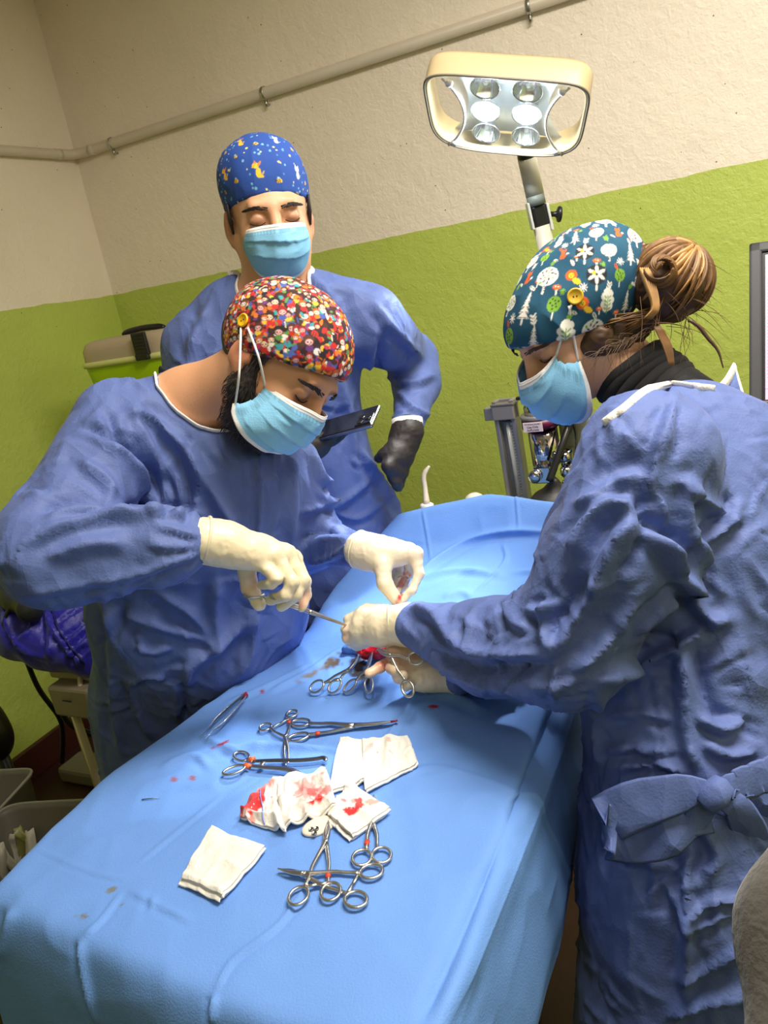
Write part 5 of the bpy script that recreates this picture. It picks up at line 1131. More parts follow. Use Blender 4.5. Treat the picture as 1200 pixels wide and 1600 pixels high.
# --- a second, thicker drape edge folded at the wound
M_clear = mat('clear_film', srgb(200, 222, 250), .15, trans=.55)
fl = on_drape(547, 1017, .004)[0]; G = grid(fl-.04, fl+.04, .0022); D = smin(d_ell(G, fl, (.013, .010, .012)), d_cone(G, fl, on_drape(562, 1022, .006)[0], .007, .005), .008); V, Q = nets(D, G[3], .0022); V = V+normals(V, Q)*(.0022*ridged(V*95))[:, None]; mesh('drape_pucker', V, Q, mat('drape_blue', base, .75), drape)
# --- gauze swabs
def gauze(label, corners, lift, blood=(), seed=0, th=.006, group='gauze swabs on the drape', folds=(), name='gauze_swab', n=64, layers=2, blue_thread=None, wav=.003, raised=(), base=(238, 234, 226)):
    c = [np.array(q, float) for q in corners]; V = []; uv = []
    for i in range(n):
        for j in range(n):
            u, v = i/(n-1), j/(n-1)
            p = (c[0]*(1-u)+c[1]*u)*(1-v)+(c[3]*(1-u)+c[2]*u)*v
            w_ = .5*(noise(np.array([u*4+seed, v*4, seed]))-.5); p = p+np.array([w_*5*math.sin(v*6+seed), w_*5*math.cos(u*7)])*(1 if min(u, v, 1-u, 1-v) < .12 else .6)
            V.append(p); uv.append((u, v))
    px = np.array(V); uv = np.array(uv); P = np.array([on_drape(a, b, 0.0)[0] for a, b in px]); u, v = uv.T; ed = np.minimum(np.minimum(u, 1-u), np.minimum(v, 1-v))
    z = lift + wav*ridged(np.stack([u*3+seed, v*3, 0*u+seed], 1)) + wav*.6*noise(np.stack([u*9+seed, v*9, 0*u], 1))+.0012*np.clip(ed*14, 0, 1)
    for (a, b), r_, h_ in raised: z = z+h_*np.exp(-((px[:, 0]-a)**2+(px[:, 1]-b)**2)/r_**2)
    for (a, b), (cc, d_), r_, h_ in folds:
        q = np.array([cc-a, d_-b]); t_ = np.clip(((px[:, 0]-a)*q[0]+(px[:, 1]-b)*q[1])/(q@q), 0, 1); dist = np.hypot(px[:, 0]-a-t_*q[0], px[:, 1]-b-t_*q[1]); z = z+h_*np.exp(-(dist/r_)**2)
    z = np.maximum(z+.003, lift*.4+.0045)
    top = P+np.stack([0*z, 0*z, z], 1)
    col = np.tile(np.array(srgb(*base)[:3]), (n*n, 1)); weave = .97+.03*np.sin(u*190)*np.sin(v*190); col *= weave[:, None]
    for (a, b, r1_, r2_, ang, k, cc) in blood:
        ca, sa = math.cos(math.radians(ang)), math.sin(math.radians(ang)); dx_, dy_ = px[:, 0]-a, px[:, 1]-b
        r = np.hypot((dx_*ca+dy_*sa)/r1_, (-dx_*sa+dy_*ca)/r2_)+.75*(noise(np.stack([px[:, 0]/6+seed, px[:, 1]/6, 0*u], 1))-.5)+.35*(noise(np.stack([px[:, 0]/2.2, px[:, 1]/2.2, 0*u], 1))-.5)
        m_ = (np.clip((1.08-r)*2.6, 0, 1)*k)[:, None]; col = col*(1-m_)+np.array(srgb(*cc)[:3])*m_
    t = thing(name, P.mean(0), label, 'gauze', group)
    I, J_ = np.meshgrid(np.arange(n-1), np.arange(n-1), indexing='ij'); Q = np.stack([I*n+J_, (I+1)*n+J_, (I+1)*n+J_+1, I*n+J_+1], -1).reshape(-1, 4)
    if normals(top, Q)[:, 2].mean() < 0: Q = Q[:, ::-1]
    for k in range(layers):
        sh = np.array([(-.0020, .0016)[k % 2]*k, -.0018*k, -.0034*k]); V2 = top+sh if k else top
        V2 = V2.copy(); V2[:, 2] = np.maximum(V2[:, 2], P[:, 2]+.0042)
        o = mesh('top_layer' if k == 0 else 'under_layer', V2, Q, M_gauze, t, color=col if k == 0 else np.tile(np.array(srgb(*base)[:3]), (n*n, 1)))
        md = o.modifiers.new('thick', 'SOLIDIFY'); md.thickness = .0026; md.offset = -1
    if blue_thread:
        q = np.array(smooth_path(np.array([(a, b, 0) for a, b in blue_thread]), 20))[:, :2]; ii = [np.argmin(((px-w_)**2).sum(1)) for w_ in q]
        tube_obj('blue_thread', top[ii]+np.array([0, 0, .001]), .0008, mat('blue_thread', srgb(120, 140, 220), .7), t, seg=6)
    return t
M_gauze = mat('cotton_gauze', srgb(246, 240, 230), .9, attr='paint', bump=[(-420, .25, 0), (300, .15, 2)], sheen=.2)
Rd, Pk, Dk = (206, 22, 30), (232, 130, 120), (170, 14, 22)
gauze('clean folded white gauze pad alone at lower left of the drape', ((334, 1299), (416, 1331), (349, 1410), (285, 1380)), .006, seed=1, layers=3, wav=.002, folds=[((290, 1376), (350, 1405), 6, .003), ((322, 1308), (300, 1350), 8, .002)])
gauze('plain white gauze left of the pink-stained one, upper left of the gauze heap', ((533, 1158), (572, 1164), (573, 1225), (514, 1243)), .005, seed=2, wav=.002, folds=[((572, 1160), (572, 1225), 6, .003)])
gauze('white gauze with pale pink streaks, upper right of the gauze heap', ((568, 1164), (638, 1158), (653, 1198), (572, 1243)), .006, [(580, 1181, 13, 4.5, -40, .55, Pk), (611, 1172, 4, 3.5, 0, .6, Pk), (593, 1190, 2, 1.5, 0, .7, Rd), (613, 1190, 6, 2, 10, .5, Pk), (611, 1203, 2, 14, 0, .3, Pk)], seed=3, wav=.003, folds=[((612, 1160), (607, 1215), 7, .006), ((640, 1165), (648, 1195), 7, .004), ((585, 1160), (590, 1230), 12, .003)])
gauze('blood-soaked crumpled gauze with a blue thread at the left of the heap', ((404, 1238), (446, 1222), (448, 1306), (376, 1284)), .004, [(396, 1263, 34, 16, -42, .98, Rd), (414, 1240, 22, 12, -25, .75, (226, 90, 84)), (424, 1232, 18, 9, -20, .5, Pk), (398, 1288, 5, 4, 0, .7, (226, 120, 110)), (379, 1280, 8, 14, -10, .9, Dk)], seed=4, wav=.006, blue_thread=((408, 1240), (412, 1266), (415, 1296)), raised=[((382, 1272), 10, .008)], folds=[((430, 1230), (436, 1300), 6, .005)])
gauze('blood-smeared gauze with a red blot in the centre of the heap', ((436, 1226), (512, 1214), (528, 1272), (440, 1302)), .008, [(484, 1251, 27, 17, 30, .62, (214, 60, 56)), (499, 1265, 13, 9, 0, 1.0, Rd), (477, 1246, 16, 12, 0, .35, Pk), (515, 1254, 11, 8, -35, .7, (210, 50, 50)), (475, 1274, 14, 10, 60, .35, Pk), (492, 1253, 10, 8, 0, .7, (206, 40, 40)), (443, 1262, 3, 2.5, 0, .6, Pk), (509, 1230, 3, 2.5, 0, .6, Pk), (440, 1222, 9, 4, 0, .5, Pk), (455, 1232, 2, 2, 0, .5, Pk)], seed=5, wav=.006, folds=[((440, 1225), (448, 1298), 7, .004), ((505, 1216), (520, 1265), 8, .005)])
gauze('square gauze with a hooked red spot, lower right of the heap', ((546, 1228), (611, 1272), (551, 1315), (514, 1280)), .007, [(564, 1268, 8, 12, 15, .95, Rd), (552, 1279, 12, 5.5, -8, .98, Rd), (541, 1262, 5, 4.5, 0, .75, (214, 60, 60)), (557, 1262, 8, 4, 10, .6, (220, 90, 84)), (584, 1264, 16, 6.5, -18, .75, (236, 140, 120))], seed=6, layers=3, wav=.0025, folds=[((520, 1290), (553, 1312), 6, .003)])
# white oval swivel piece with three holes
def oval():
    c = P3((499, 1294), .003); t = thing('plastic_tag', c, 'small cream plastic piece with three holes under the heap of gauze', 'tag')
    n, u = 26, None; bm = bmesh.new(); X = frame(np.array([0, -.1, 1.]), at(512, 1282, 1.2)-at(488, 1306, 1.2))
    P = []; a = np.linspace(0, 2*math.pi, 30, endpoint=False)
    for k, (s, z) in enumerate(((1, -.002), (1.05, 0), (1, .002), (.8, .0028))): P.append(c+np.stack([.022*s*np.cos(a), .0145*s*np.sin(a), z+0*a], 1)@X.T)
    V = np.concatenate(P); Fc = [(k*30+i, k*30+(i+1) % 30, (k+1)*30+(i+1) % 30, (k+1)*30+i) for k in range(3) for i in range(30)]+[tuple(range(90, 120)), tuple(range(29, -1, -1))]
    mesh('body', V, Fc, mat('cream_plastic', srgb(238, 222, 200), .4), t)
    for q in ((488, 1302), (496, 1301), (493, 1308)):
        p = P3(q, .0068); lathe_obj('hole', [(0, 0), (.0026, 0), (.003, .0006), (.0034, .0004), (.0034, -.001)], p, np.array([0, -.1, 1.]), M_dark_steel, t, 14)
oval()
# ------------------------------------------------------------------ examination lamp
M_beige = mat('cream_plastic_shell', srgb(186, 168, 130), 0.35, var=[(7, .04, 3)])
M_glass = mat('clear_cover', srgb(244, 246, 244), 0.06, trans=.86)
M_refl = mat('mirror_reflector', srgb(226, 228, 230), 0.08, 1.0)
M_black = mat('black_plastic', srgb(22, 22, 23), 0.35)
M_grey = mat('grey_aluminium', srgb(168, 164, 158), 0.4, .7)
M_bulb = mat('lit_bulb', srgb(225, 238, 255), .3, emis=(srgb(214, 232, 255), 55))
M_backp = mat('lamp_back_panel', srgb(206, 212, 212), .28, .5)
lc = at(789, 184, 1.60); site = onz(620, 985, .93); ln_ = unit(site-lc)
lx = unit(at(890, 96, 1.60)-at(665, 112, 1.60)); lx = unit(lx-ln_*(lx@ln_)); ly = np.cross(lx, ln_); ly = ly if ly[2] > 0 else -ly; lx, ly = lx*math.cos(.14)+ly*math.sin(.14), ly*math.cos(.14)-lx*math.sin(.14)     # ly: the upper edge side
LM = np.stack([lx, ly, ln_], 1); lw = lambda x, y, z: lc+LM@np.array([x, y, z])
lamp = thing('examination_lamp', (lw(.02, -.13, -.05)[0], lw(.02, -.13, -.05)[1], .0), 'cream examination lamp, lit, on a tilted pole above the forest-print cap', 'lamp')
def outline(n=88, a=.168, b=.110):
    """rounded trapezoid: wide top edge, corners rounder at the bottom"""
    out = []
    for i in range(n):
        t = 2*math.pi*i/n; c_, s_ = math.cos(t), math.sin(t); e = .30 if s_ > 0 else .55
        x = a*math.copysign(abs(c_)**e, c_); y = b*math.copysign(abs(s_)**e, s_); out.append((x*(1-.06*(1-(y+b)/(2*b))), y))
    return out
ol = outline(); n = len(ol)
def loops(specs, m, name, cap=None):
    V = []; Fc = []
    for s, z in specs: V += [lw(x*s, y*s+(0 if s > .9 else 0), z) for x, y in ol]
    for k in range(len(specs)-1):
        for i in range(n): j = (i+1) % n; Fc.append((k*n+i, k*n+j, (k+1)*n+j, (k+1)*n+i))
    if cap: Fc.append(tuple(range((len(specs)-1)*n, len(specs)*n)))
    return mesh(name, V, Fc, m, lamp)
loops([(1.0, .0), (1.005, -.025), (1.0, -.048), (.975, -.057), (.955, -.054), (.95, -.04), (.955, .0), (.98, .002), (1.0, 0)], M_beige, 'shell')
MB().tube([lw(x, y, .0015) for x, y in ol], .0026, closed=True, seg=8).build('rim', mat('grey_rim', srgb(126, 118, 106), .4), lamp)
# middle reflector housing: hourglass-shaped back panel between curved ribs
def rib(sx): return [lw(sx*(.062+.052*((y/.112)**2)), y, z) for y in np.linspace(-.099, .099, 15) for z in (0,)]
bp = []; ys = np.linspace(-.099, .099, 15)
for y in ys:
    wd = .084+.052*(y/.112)**2
    for k in range(13): x = wd*(k/6-1); bp.append(lw(x, y, -.046+.010*(k/6-1)**2))
mesh('back_panel', bp, [(a*13+b, a*13+b+1, (a+1)*13+b+1, (a+1)*13+b) for a in range(14) for b in range(12)], M_backp, lamp)
for sx in (-1, 1):
    rv = []
    for y in ys:
        wd = .084+.052*(y/.112)**2; rv += [lw(sx*wd, y, -.040), lw(sx*(wd+.001), y, .001)]
    o = mesh('side_rib', rv, [(2*a, 2*a+1, 2*a+3, 2*a+2) for a in range(14)], M_glass, lamp)
    MB().tube([lw(sx*(.085+.052*(y/.112)**2), y, .002) for y in ys], .0028, seg=8).build('rib_edge', M_trim, lamp)
fv = [];
for y in ys:
    wd = .084+.052*(y/.112)**2
    for k in range(13): x = wd*(k/6-1); fv.append(lw(x, y, .004-.004*(k/6-1)**2))
mesh('front_glass', fv, [(a*13+b, a*13+b+1, (a+1)*13+b+1, (a+1)*13+b) for a in range(14) for b in range(12)], M_glass, lamp)
for x in (-.112, .112):
    for y in (-.088, .088): lathe_obj('screw_cap', [(0, .004), (.006, .004), (.008, 0), (.008, -.004)], lw(x, y, .004), ln_, M_trim, lamp, 16)
for iy, y in enumerate((.066, .0, -.066)):
    for ix, x in enumerate((-.043, .043)):
        c = lw(x, y, -.040); lathe_obj('reflector', [(.006, -.002), (.012, .0), (.022, .010), (.030, .026), (.0315, .030), (.030, .0305)], c, ln_, M_refl, lamp, 30)
        lathe_obj('bulb', [(0, .020), (.004, .0195), (.006, .015), (.006, .004), (.005, 0)], c, ln_, M_bulb if iy == 1 else mat('unlit_bulb', srgb(226, 226, 214), .15), lamp, 14)
l = bpy.data.lights.new('lamp_light', 'SPOT'); l.energy = 42; l.color = (.86, .94, 1.0); l.spot_size = math.radians(34); l.spot_blend = .65; l.shadow_soft_size = .03
for x in (-.043, .043):
    o = bpy.data.objects.new('lamp_light', l); COL.objects.link(o); o.location = lw(x, 0, .012); o.rotation_euler = Vector(ln_).to_track_quat('-Z', 'Y').to_euler()
for x in (-.043, .043):
    l2 = bpy.data.lights.new('bulb_light', 'POINT'); l2.energy = 3.0; l2.color = (.86, .94, 1.0); l2.shadow_soft_size = .008; o = bpy.data.objects.new('bulb_light', l2); COL.objects.link(o); o.location = lw(x, 0, -.008)
# pole, joint and floor stand
pa, pb = at(823, 246, 1.78), at(846, 352, 1.83); pd = unit(pb-pa); jb = pa+pd*.135
tube_obj('neck', [lw(.02, -.07, -.10), pa], [.020, .0215], M_black, lamp, seg=16)
tube_obj('arm', [pa, pa+pd*.085], .0215, mat('pale_pole', srgb(196, 192, 170), .4), lamp, seg=18)
tube_obj('collar', [pa+pd*.083, pa+pd*.108], .0212, mat('grey_collar', srgb(120, 124, 116), .5), lamp, seg=18)
box_obj('joint', pa+pd*.132, (.036, .030, .052), M_black, lamp, frame(pd)@np.array([[1, 0, 0], [0, 1, 0], [0, 0, 1.]]), .006)
for s in (-1, 1): box_obj('joint_cheek', pa+pd*.134+R*s*.0225, (.006, .034, .062), mat('cheek_plastic', srgb(206, 200, 186), .4), lamp, np.stack([R, np.cross(pd, R), pd], 1), .002)
kb = pa+pd*.128+R*.03; lathe_obj('knob', [(0, 0), (.006, 0), (.006, .012), (.010, .016), (.017, .018), (.019, .022), (.017, .026), (.008, .024), (0, .025)], kb-R*.004, R, M_black, lamp, 20)
M_pole = mat('pole_plastic', srgb(188, 178, 160), .4)
pe = pa+pd*.62; tube_obj('lower_pole', [pa+pd*.155, pe], .020, M_pole, lamp, seg=18)
tube_obj('stand', [pe-pd*.01, np.array([pe[0], pe[1], .05])], .019, M_pole, lamp, seg=16)
lathe_obj('base', [(0, 0), (.13, 0), (.13, .03), (.10, .05), (.03, .06), (.03, .08), (0, .08)], np.array([pe[0], pe[1], 0.]), np.array([0, 0, 1.]), M_beige, lamp, 36)
# ------------------------------------------------------------------ anaesthesia machine
az = unit(at(826, 760, 1.82)-at(785, 640, 1.86))*-1; az = unit(np.array([az[0]*.25, az[1]*.0, 1.0])); ax = unit(D1*.9-D2*-.1); ax = unit(ax-az*(ax@az)); ay = np.cross(az, ax)
AM = np.stack([ax, ay, az], 1); ao = at(801, 700, 1.84)
aw = lambda x, y, z: ao+AM@np.array([x, y, z])
an = thing('anaesthesia_machine', (ao[0]+.06, ao[1]+.02, 0), 'anaesthesia vaporizer and flowmeter standing by the green wall behind the drape', 'medical machine')
M_alu = mat('aluminium_rail', srgb(150, 146, 142), .38, .6); M_chr = mat('polished_chrome', srgb(210, 208, 204), .07, 1.0); M_wht = mat('white_scale', srgb(206, 204, 198), .5); M_purple = mat('purple_band', srgb(92, 20, 60), .4)
def abox(nm, c, s, m, bev=.002, par=None): return box_obj(nm, aw(*c), s, m, par or an, AM, bev)
abox('flowmeter_back', (0, .006, -.03), (.052, .012, .30), M_alu)
for s in (-1, 1): abox('rail', (s*.0215, -.008, -.03), (.011, .024, .30), M_alu)
abox('top_block', (0, -.010, .092), (.054, .030, .034), mat('grey_block', srgb(122, 118, 118), .45))
abox('top_plate', (0, -.008, .111), (.058, .036, .006), mat('dark_grey_plate', srgb(96, 92, 88), .4))
lathe_obj('stopper', [(0, 0), (.010, 0), (.012, .006), (0, .007)], aw(0, -.012, .070), az, M_black, an, 16)
abox('side_block', (-.040, -.004, .090), (.022, .03, .03), M_alu)
tube_obj('flow_tube', [aw(.002, -.010, .066), aw(.002, -.010, -.17)], .0052, mat('tube_glass', srgb(222, 224, 220), .08, trans=.5), an, seg=14)
sc_ = abox('scale', (.010, -.0065, -.03), (.012, .002, .19), M_wht, .0003)
q = MB()
for k in range(26): z = .056-k*.0072; q.tube([aw(.0075, -.0082, z), aw(.0075+(.007 if k % 5 == 0 else .004), -.0082, z)], .0006, seg=4)
tag(q.build('scale_marks', M_black, sc_), kind='stuff')
lathe_obj('float', [(0, -.006), (.004, -.006), (.0045, .006), (0, .007)], aw(.002, -.010, -.072), az, mat('red_float', srgb(120, 50, 36), .4), an, 12)
vc = (.085, -.01, .0)
lathe_obj('vaporizer_dial', [(0, .128), (.018, .128), (.026, .118), (.029, .112), (.036, .100), (.036, .082), (.0, .082)], aw(*vc[:2], 0), az, M_chr, an, 40)
lathe_obj('dial_ring', [(.036, .083), (.045, .083), (.047, .078), (.045, .073), (.03, .073)], aw(*vc[:2], 0), az, M_alu, an, 40)
lathe_obj('purple_ring', [(.040, .073), (.0452, .073), (.0452, .052), (.040, .052)], aw(*vc[:2], 0), az, M_purple, an, 40)
lathe_obj('vaporizer_body', [(0, .054), (.034, .054), (.034, -.038), (.030, -.044), (0, -.044)], aw(*vc[:2], 0), az, M_chr, an, 44)
abox('dial_lever', (.055, -.012, .121), (.042, .012, .008), M_black, .002)
abox('filler_block', (.090, -.048, -.052), (.042, .03, .040), M_chr, .003)
lathe_obj('filler_cap', [(0, .018), (.012, .018), (.015, .014), (.015, 0), (0, 0)], aw(.074, -.060, -.052), -ay if (-ay)@(C-ao) > 0 else ay, M_chr, an, 24)
lb = abox('label_plate', (.0835, -.060, .062), (.046, .002, .022), mat('label_card', srgb(222, 204, 206), .5), .0004)
abox('valve_block', (.135, -.004, -.04), (.03, .03, .07), M_chr, .004); abox('back_plate', (.15, .02, .0), (.07, .012, .19), mat('olive_grey_plate', srgb(128, 128, 92), .5), .003)
for k, z in enumerate((-.02, -.055, -.085)): lathe_obj('fitting', [(0, .012), (.012, .012), (.014, .006), (.014, -.006), (.010, -.012), (0, -.012)], aw(.136, -.03, z), (az if k else ay), M_chr, an, 18)
abox('red_sticker', (.128, -.0215, -.025), (.014, .003, .02), mat('red_sticker', srgb(150, 40, 54), .5), .0004)
abox('outlet', (.165, -.02, .095), (.05, .035, .026), M_alu, .004); lathe_obj('outlet_knob', [(0, 0), (.012, 0), (.013, .02), (0, .021)], aw(.160, -.02, .065), az, M_dark_steel, an, 18)
def text(s, size, c, nrm, up, m, parent, name='lettering', align='CENTER'):
    cu = bpy.data.curves.new('txt', 'FONT'); cu.body = s; cu.size = size; cu.align_x = align; cu.align_y = 'CENTER'; cu.extrude = .0002
    o = bpy.data.objects.new(name, cu); COL.objects.link(o); o.data.materials.append(m)
    z = unit(nrm); x = unit(np.cross(up, z)); y = np.cross(z, x)
    o.matrix_world = Matrix(((x[0], y[0], z[0], c[0]), (x[1], y[1], z[1], c[1]), (x[2], y[2], z[2], c[2]), (0, 0, 0, 1)))
    dg = bpy.context.evaluated_depsgraph_get(); me = bpy.data.meshes.new_from_object(o.evaluated_get(dg)); me.transform(o.matrix_world); bpy.data.objects.remove(o)
    me.materials.clear(); return link(name, me, m, parent, smooth=False)
an_n = -ay if (-ay)@(C-ao) > 0 else ay; sgn = 1 if an_n is ay else -1
M_ink = mat('dark_purple_ink', srgb(70, 20, 50), .5)
lcen = aw(.0835, -.0612, .062)
text('For Veterinary Use Only', .0036, lcen+az*.0072, an_n, az, M_ink, lb); text('Use Only', .0072, lcen+az*.0005, an_n, az, M_ink, lb); text('Isoflurane', .0072, lcen-az*.0062, an_n, az, M_ink, lb)
tube_obj('black_hose', smooth_path([at(893, 655, 1.74), at(880, 690, 1.73), at(866, 730, 1.73), at(858, 752, 1.73)], 12), .0085, M_black, an, seg=12)
tube_obj('thin_cable', smooth_path([at(885, 640, 1.75), at(900, 680, 1.75), at(897, 740, 1.74)], 10), .003, M_black, an, seg=8)
q = MB(); ch = smooth_path([aw(.150, -.035, -.06), aw(.152, -.035, -.10), aw(.154, -.03, -.14)], 18)
for k in range(18):
    a = np.linspace(0, 2*math.pi, 8, endpoint=False); X = frame(az, ax if k % 2 else ay); q.tube(ch[k]+.003*np.cos(a)[:, None]*X[:, 0]+.004*np.sin(a)[:, None]*X[:, 2], .0007, closed=True, seg=5)
tag(q.build('chain', M_steel, an), kind='stuff')
tube_obj('stand_pole', [aw(.04, .01, -.15), np.array([aw(.04, .01, 0)[0], aw(.04, .01, 0)[1], .05])], .02, M_alu, an, seg=16)
bo = aw(.04, .01, 0); box_obj('base', np.array([bo[0], bo[1], .035]), (.18, .18, .07), M_alu, an, np.stack([D1, -D2, np.array([0, 0, 1.])], 1), .012)
# breathing bag: black rubber
G = grid(at(862, 775, 1.77)-.12, at(862, 775, 1.77)+.12, .005); bgc = at(868, 784, 1.78); D = smin(d_ell(G, bgc, (.060, .05, .034)), d_cone(G, bgc+[.0, 0, .02], at(866, 752, 1.75), .02, .012), .02)
V, Q = nets(D, G[3], .005); tag(mesh('breathing_bag', V+normals(V, Q)*(.003*ridged(V*18))[:, None], Q, mat('black_rubber', srgb(40, 37, 35), .5)), 'black rubber breathing bag below the vaporizer, behind the drape', 'bag')
# wash bottle and the rounded cream thing behind the drape
M_pet = mat('milky_plastic', srgb(226, 214, 196), .35); wb = at(668, 800, 1.85); wz = np.array([.06, 0, 1.]); wz = unit(wz)
wbt = thing('wash_bottle', (wb[0], wb[1], wb[2]-.19), 'white wash bottle with curved spout behind the far edge of the drape', 'bottle')
wq = lambda z: wb+wz*z
lathe_obj('bottle_body', [(0, -.19), (.030, -.19), (.033, -.18), (.033, -.06), (.026, -.035), (.014, -.022), (.014, -.004), (0, -.004)], wb, wz, M_pet, wbt, 26)
lathe_obj('screw_cap', [(.0, .0), (.0168, .0), (.0168, -.006), (.0162, -.007), (.0168, -.008), (.0168, -.014), (.0162, -.015), (.0168, -.016), (.0168, -.022), (.006, .022), (0, .022)][0:0]+[(.0, .022), (.012, .022), (.0165, .019), (.0168, .010), (.0163, .008), (.0168, .006), (.0163, .003), (.0168, .0), (.0168, -.010), (0, -.010)], wb, wz, M_trim, wbt, 26)
tube_obj('spout', smooth_path([wq(.02), at(664, 762, 1.85), at(662, 748, 1.85), at(664, 738, 1.85), at(671, 728, 1.85)], 18), np.interp(np.linspace(0, 1, 18), [0, .2, .8, 1], [.0085, .0062, .0058, .003]), M_pet, wbt, seg=14)
M_ply = mat('pale_wood', srgb(200, 166, 120), .5, var=[(20, .1, 4)])
# shelf trolley that carries bottle and roll at the head of the table
st0 = wq(-.19); tz = st0[2]
tr = thing('instrument_trolley', (st0[0]+.03, st0[1]+.02, 0), 'small steel trolley behind the raised end of the drape', 'trolley')
tM = np.stack([D1, -D2, np.array([0, 0, 1.])], 1)
box_obj('shelf', np.array([st0[0]+.075, st0[1]-.01, tz-.0115]), (.20, .09, .02), M_alu, tr, tM, .004)
for a in (-.085, .085):
    for b in (-.035, .035): p = np.array([st0[0]+.075, st0[1]-.01, 0])+D1*a+D2*b; tube_obj('leg', [p, p+np.array([0, 0, tz-.02])], .009, M_alu, tr)
rc = at(741, 778, 1.83); rl = thing('cream_roll', (rc[0], rc[1], tz), 'rounded cream top peeping over the drape between bottle and vaporizer', 'container')
lathe_obj('lid', [(0, .012), (.010, .011), (.020, .005), (.023, -.004), (.023, -.02), (0, -.02)], rc, np.array([0, 0, 1.]), M_pet, rl, 28)
lathe_obj('jar', [(0, -.02), (.022, -.02), (.022, tz-rc[2]+.001), (0, tz-rc[2]+.001)], rc, np.array([0, 0, 1.]), M_pet, rl, 28)
# ------------------------------------------------------------------ monitor at the right edge
mo = on_wall(1173, 382, 'back', .0); mx_ = unit(at(1300, 350, 1.74)-at(1173, 384, 1.80)); 
m_tl, m_bl = at(1171, 383, 1.72), at(1171, 648, 1.72); mz = unit(m_tl-m_bl); mx_ = unit(D1-mz*(D1@mz)); my_ = np.cross(mz, mx_)
MH = np.linalg.norm(m_tl-m_bl); MW = MH*1.25; MMm = np.stack([mx_, my_, mz], 1); mw = lambda x, y, z: m_bl+MMm@np.array([x, y, z])
mon = thing('computer_monitor', mw(MW/2, .05, -.1), 'grey computer monitor with a pink spreadsheet, cut by the right edge', 'monitor')
M_bez = mat('dark_grey_bezel', srgb(66, 66, 70), .45)
bz = .026
for c, s in (((bz/2, 0, MH/2), (bz, .03, MH)), ((MW-bz/2, 0, MH/2), (bz, .03, MH)), ((MW/2, 0, MH-bz*.45), (MW, .03, bz*.9)), ((MW/2, 0, bz*.55), (MW, .03, bz*1.1))): box_obj('bezel', mw(*c), s, M_bez, mon, MMm, .005)
box_obj('bezel_inner', mw(MW/2, .001, MH/2), (MW-2*bz+.004, .022, MH-2*bz+.004), M_black, mon, MMm, .001)
box_obj('back_shell', mw(MW/2, .035, MH/2), (MW*.9, .05, MH*.9), M_bez, mon, MMm, .012)
NX, NY = 200, 260; xs = np.linspace(bz+.006, MW-bz-.006, NX); zs = np.linspace(bz+.004, MH-bz-.004, NY); XX, ZZ = np.meshgrid(np.arange(NX), np.arange(NY))
Vs = np.array([mw(x, -.0118, z) for z in zs for x in xs]); Qs = np.array([(a*NX+b, a*NX+b+1, (a+1)*NX+b+1, (a+1)*NX+b) for a in range(NY-1) for b in range(NX-1)])
pic = np.tile(np.array(srgb(244, 176, 220)[:3]), (NY, NX, 1)); fromtop = NY-1-np.arange(NY)
pic[fromtop < 20] = srgb(240, 214, 238)[:3]
for rw_ in range(42, 236, 6): pic[fromtop == rw_] = srgb(236, 168, 204)[:3]
for k in range(14): pic[np.ix_(np.where((fromtop > 50) & (fromtop < 236))[0], [8+k*18])] if 8+k*18 < NX else None
for k in range(10):
    if 10+k*20 < NX: pic[(fromtop > 50) & (fromtop < 236), 10+k*20] = srgb(238, 176, 210)[:3]
rs = random.Random(8)
for k in range(30):
    r_ = 42+6*k
    if r_ < 236: pic[fromtop == r_+3, 2:6] = srgb(214, 90, 130)[:3]
for (y0, x0, ln2, cc) in ((5, 4, 4, (60, 50, 70)), (6, 14, 12, (90, 70, 90)), (15, 5, 7, (130, 90, 120)), (24, 10, 10, (200, 150, 180)), (25, 30, 14, (200, 150, 180)), (44, 5, 5, (90, 40, 60)), (45, 14, 20, (200, 120, 160)), (60, 14, 6, (120, 60, 90))):
    for dy_ in range(4): pic[(fromtop == y0+dy_), x0:x0+ln2] = srgb(*cc)[:3]
for dy_ in range(6): pic[fromtop == 242+dy_, 5:12] = srgb(236, 96, 80)[:3]; pic[fromtop == 240, :60] = srgb(150, 110, 140)[:3]
mesh('screen', Vs, Qs, mat('screen_glow', (0, 0, 0, 1), .4, attr='paint', emis=((1, 1, 1, 1), .5)), mon, smooth=False, color=pic.reshape(-1, 3))
text('HP LP1965', .0095, mw(.040, -.0158, bz*.5), -my_, mz, M_trim, mon, align='LEFT')
wa = mw(MW/2, .06, MH/2); wl = wa + my_*(((CORNER-wa)@D2)/(my_@D2)); tube_obj('wall_arm', [wa, wl-my_*.01], .02, M_bez, mon, seg=14); lathe_obj('wall_plate', [(0, 0), (.06, 0), (.06, .012), (0, .012)], wl-my_*.001, D2, M_bez, mon, 24)
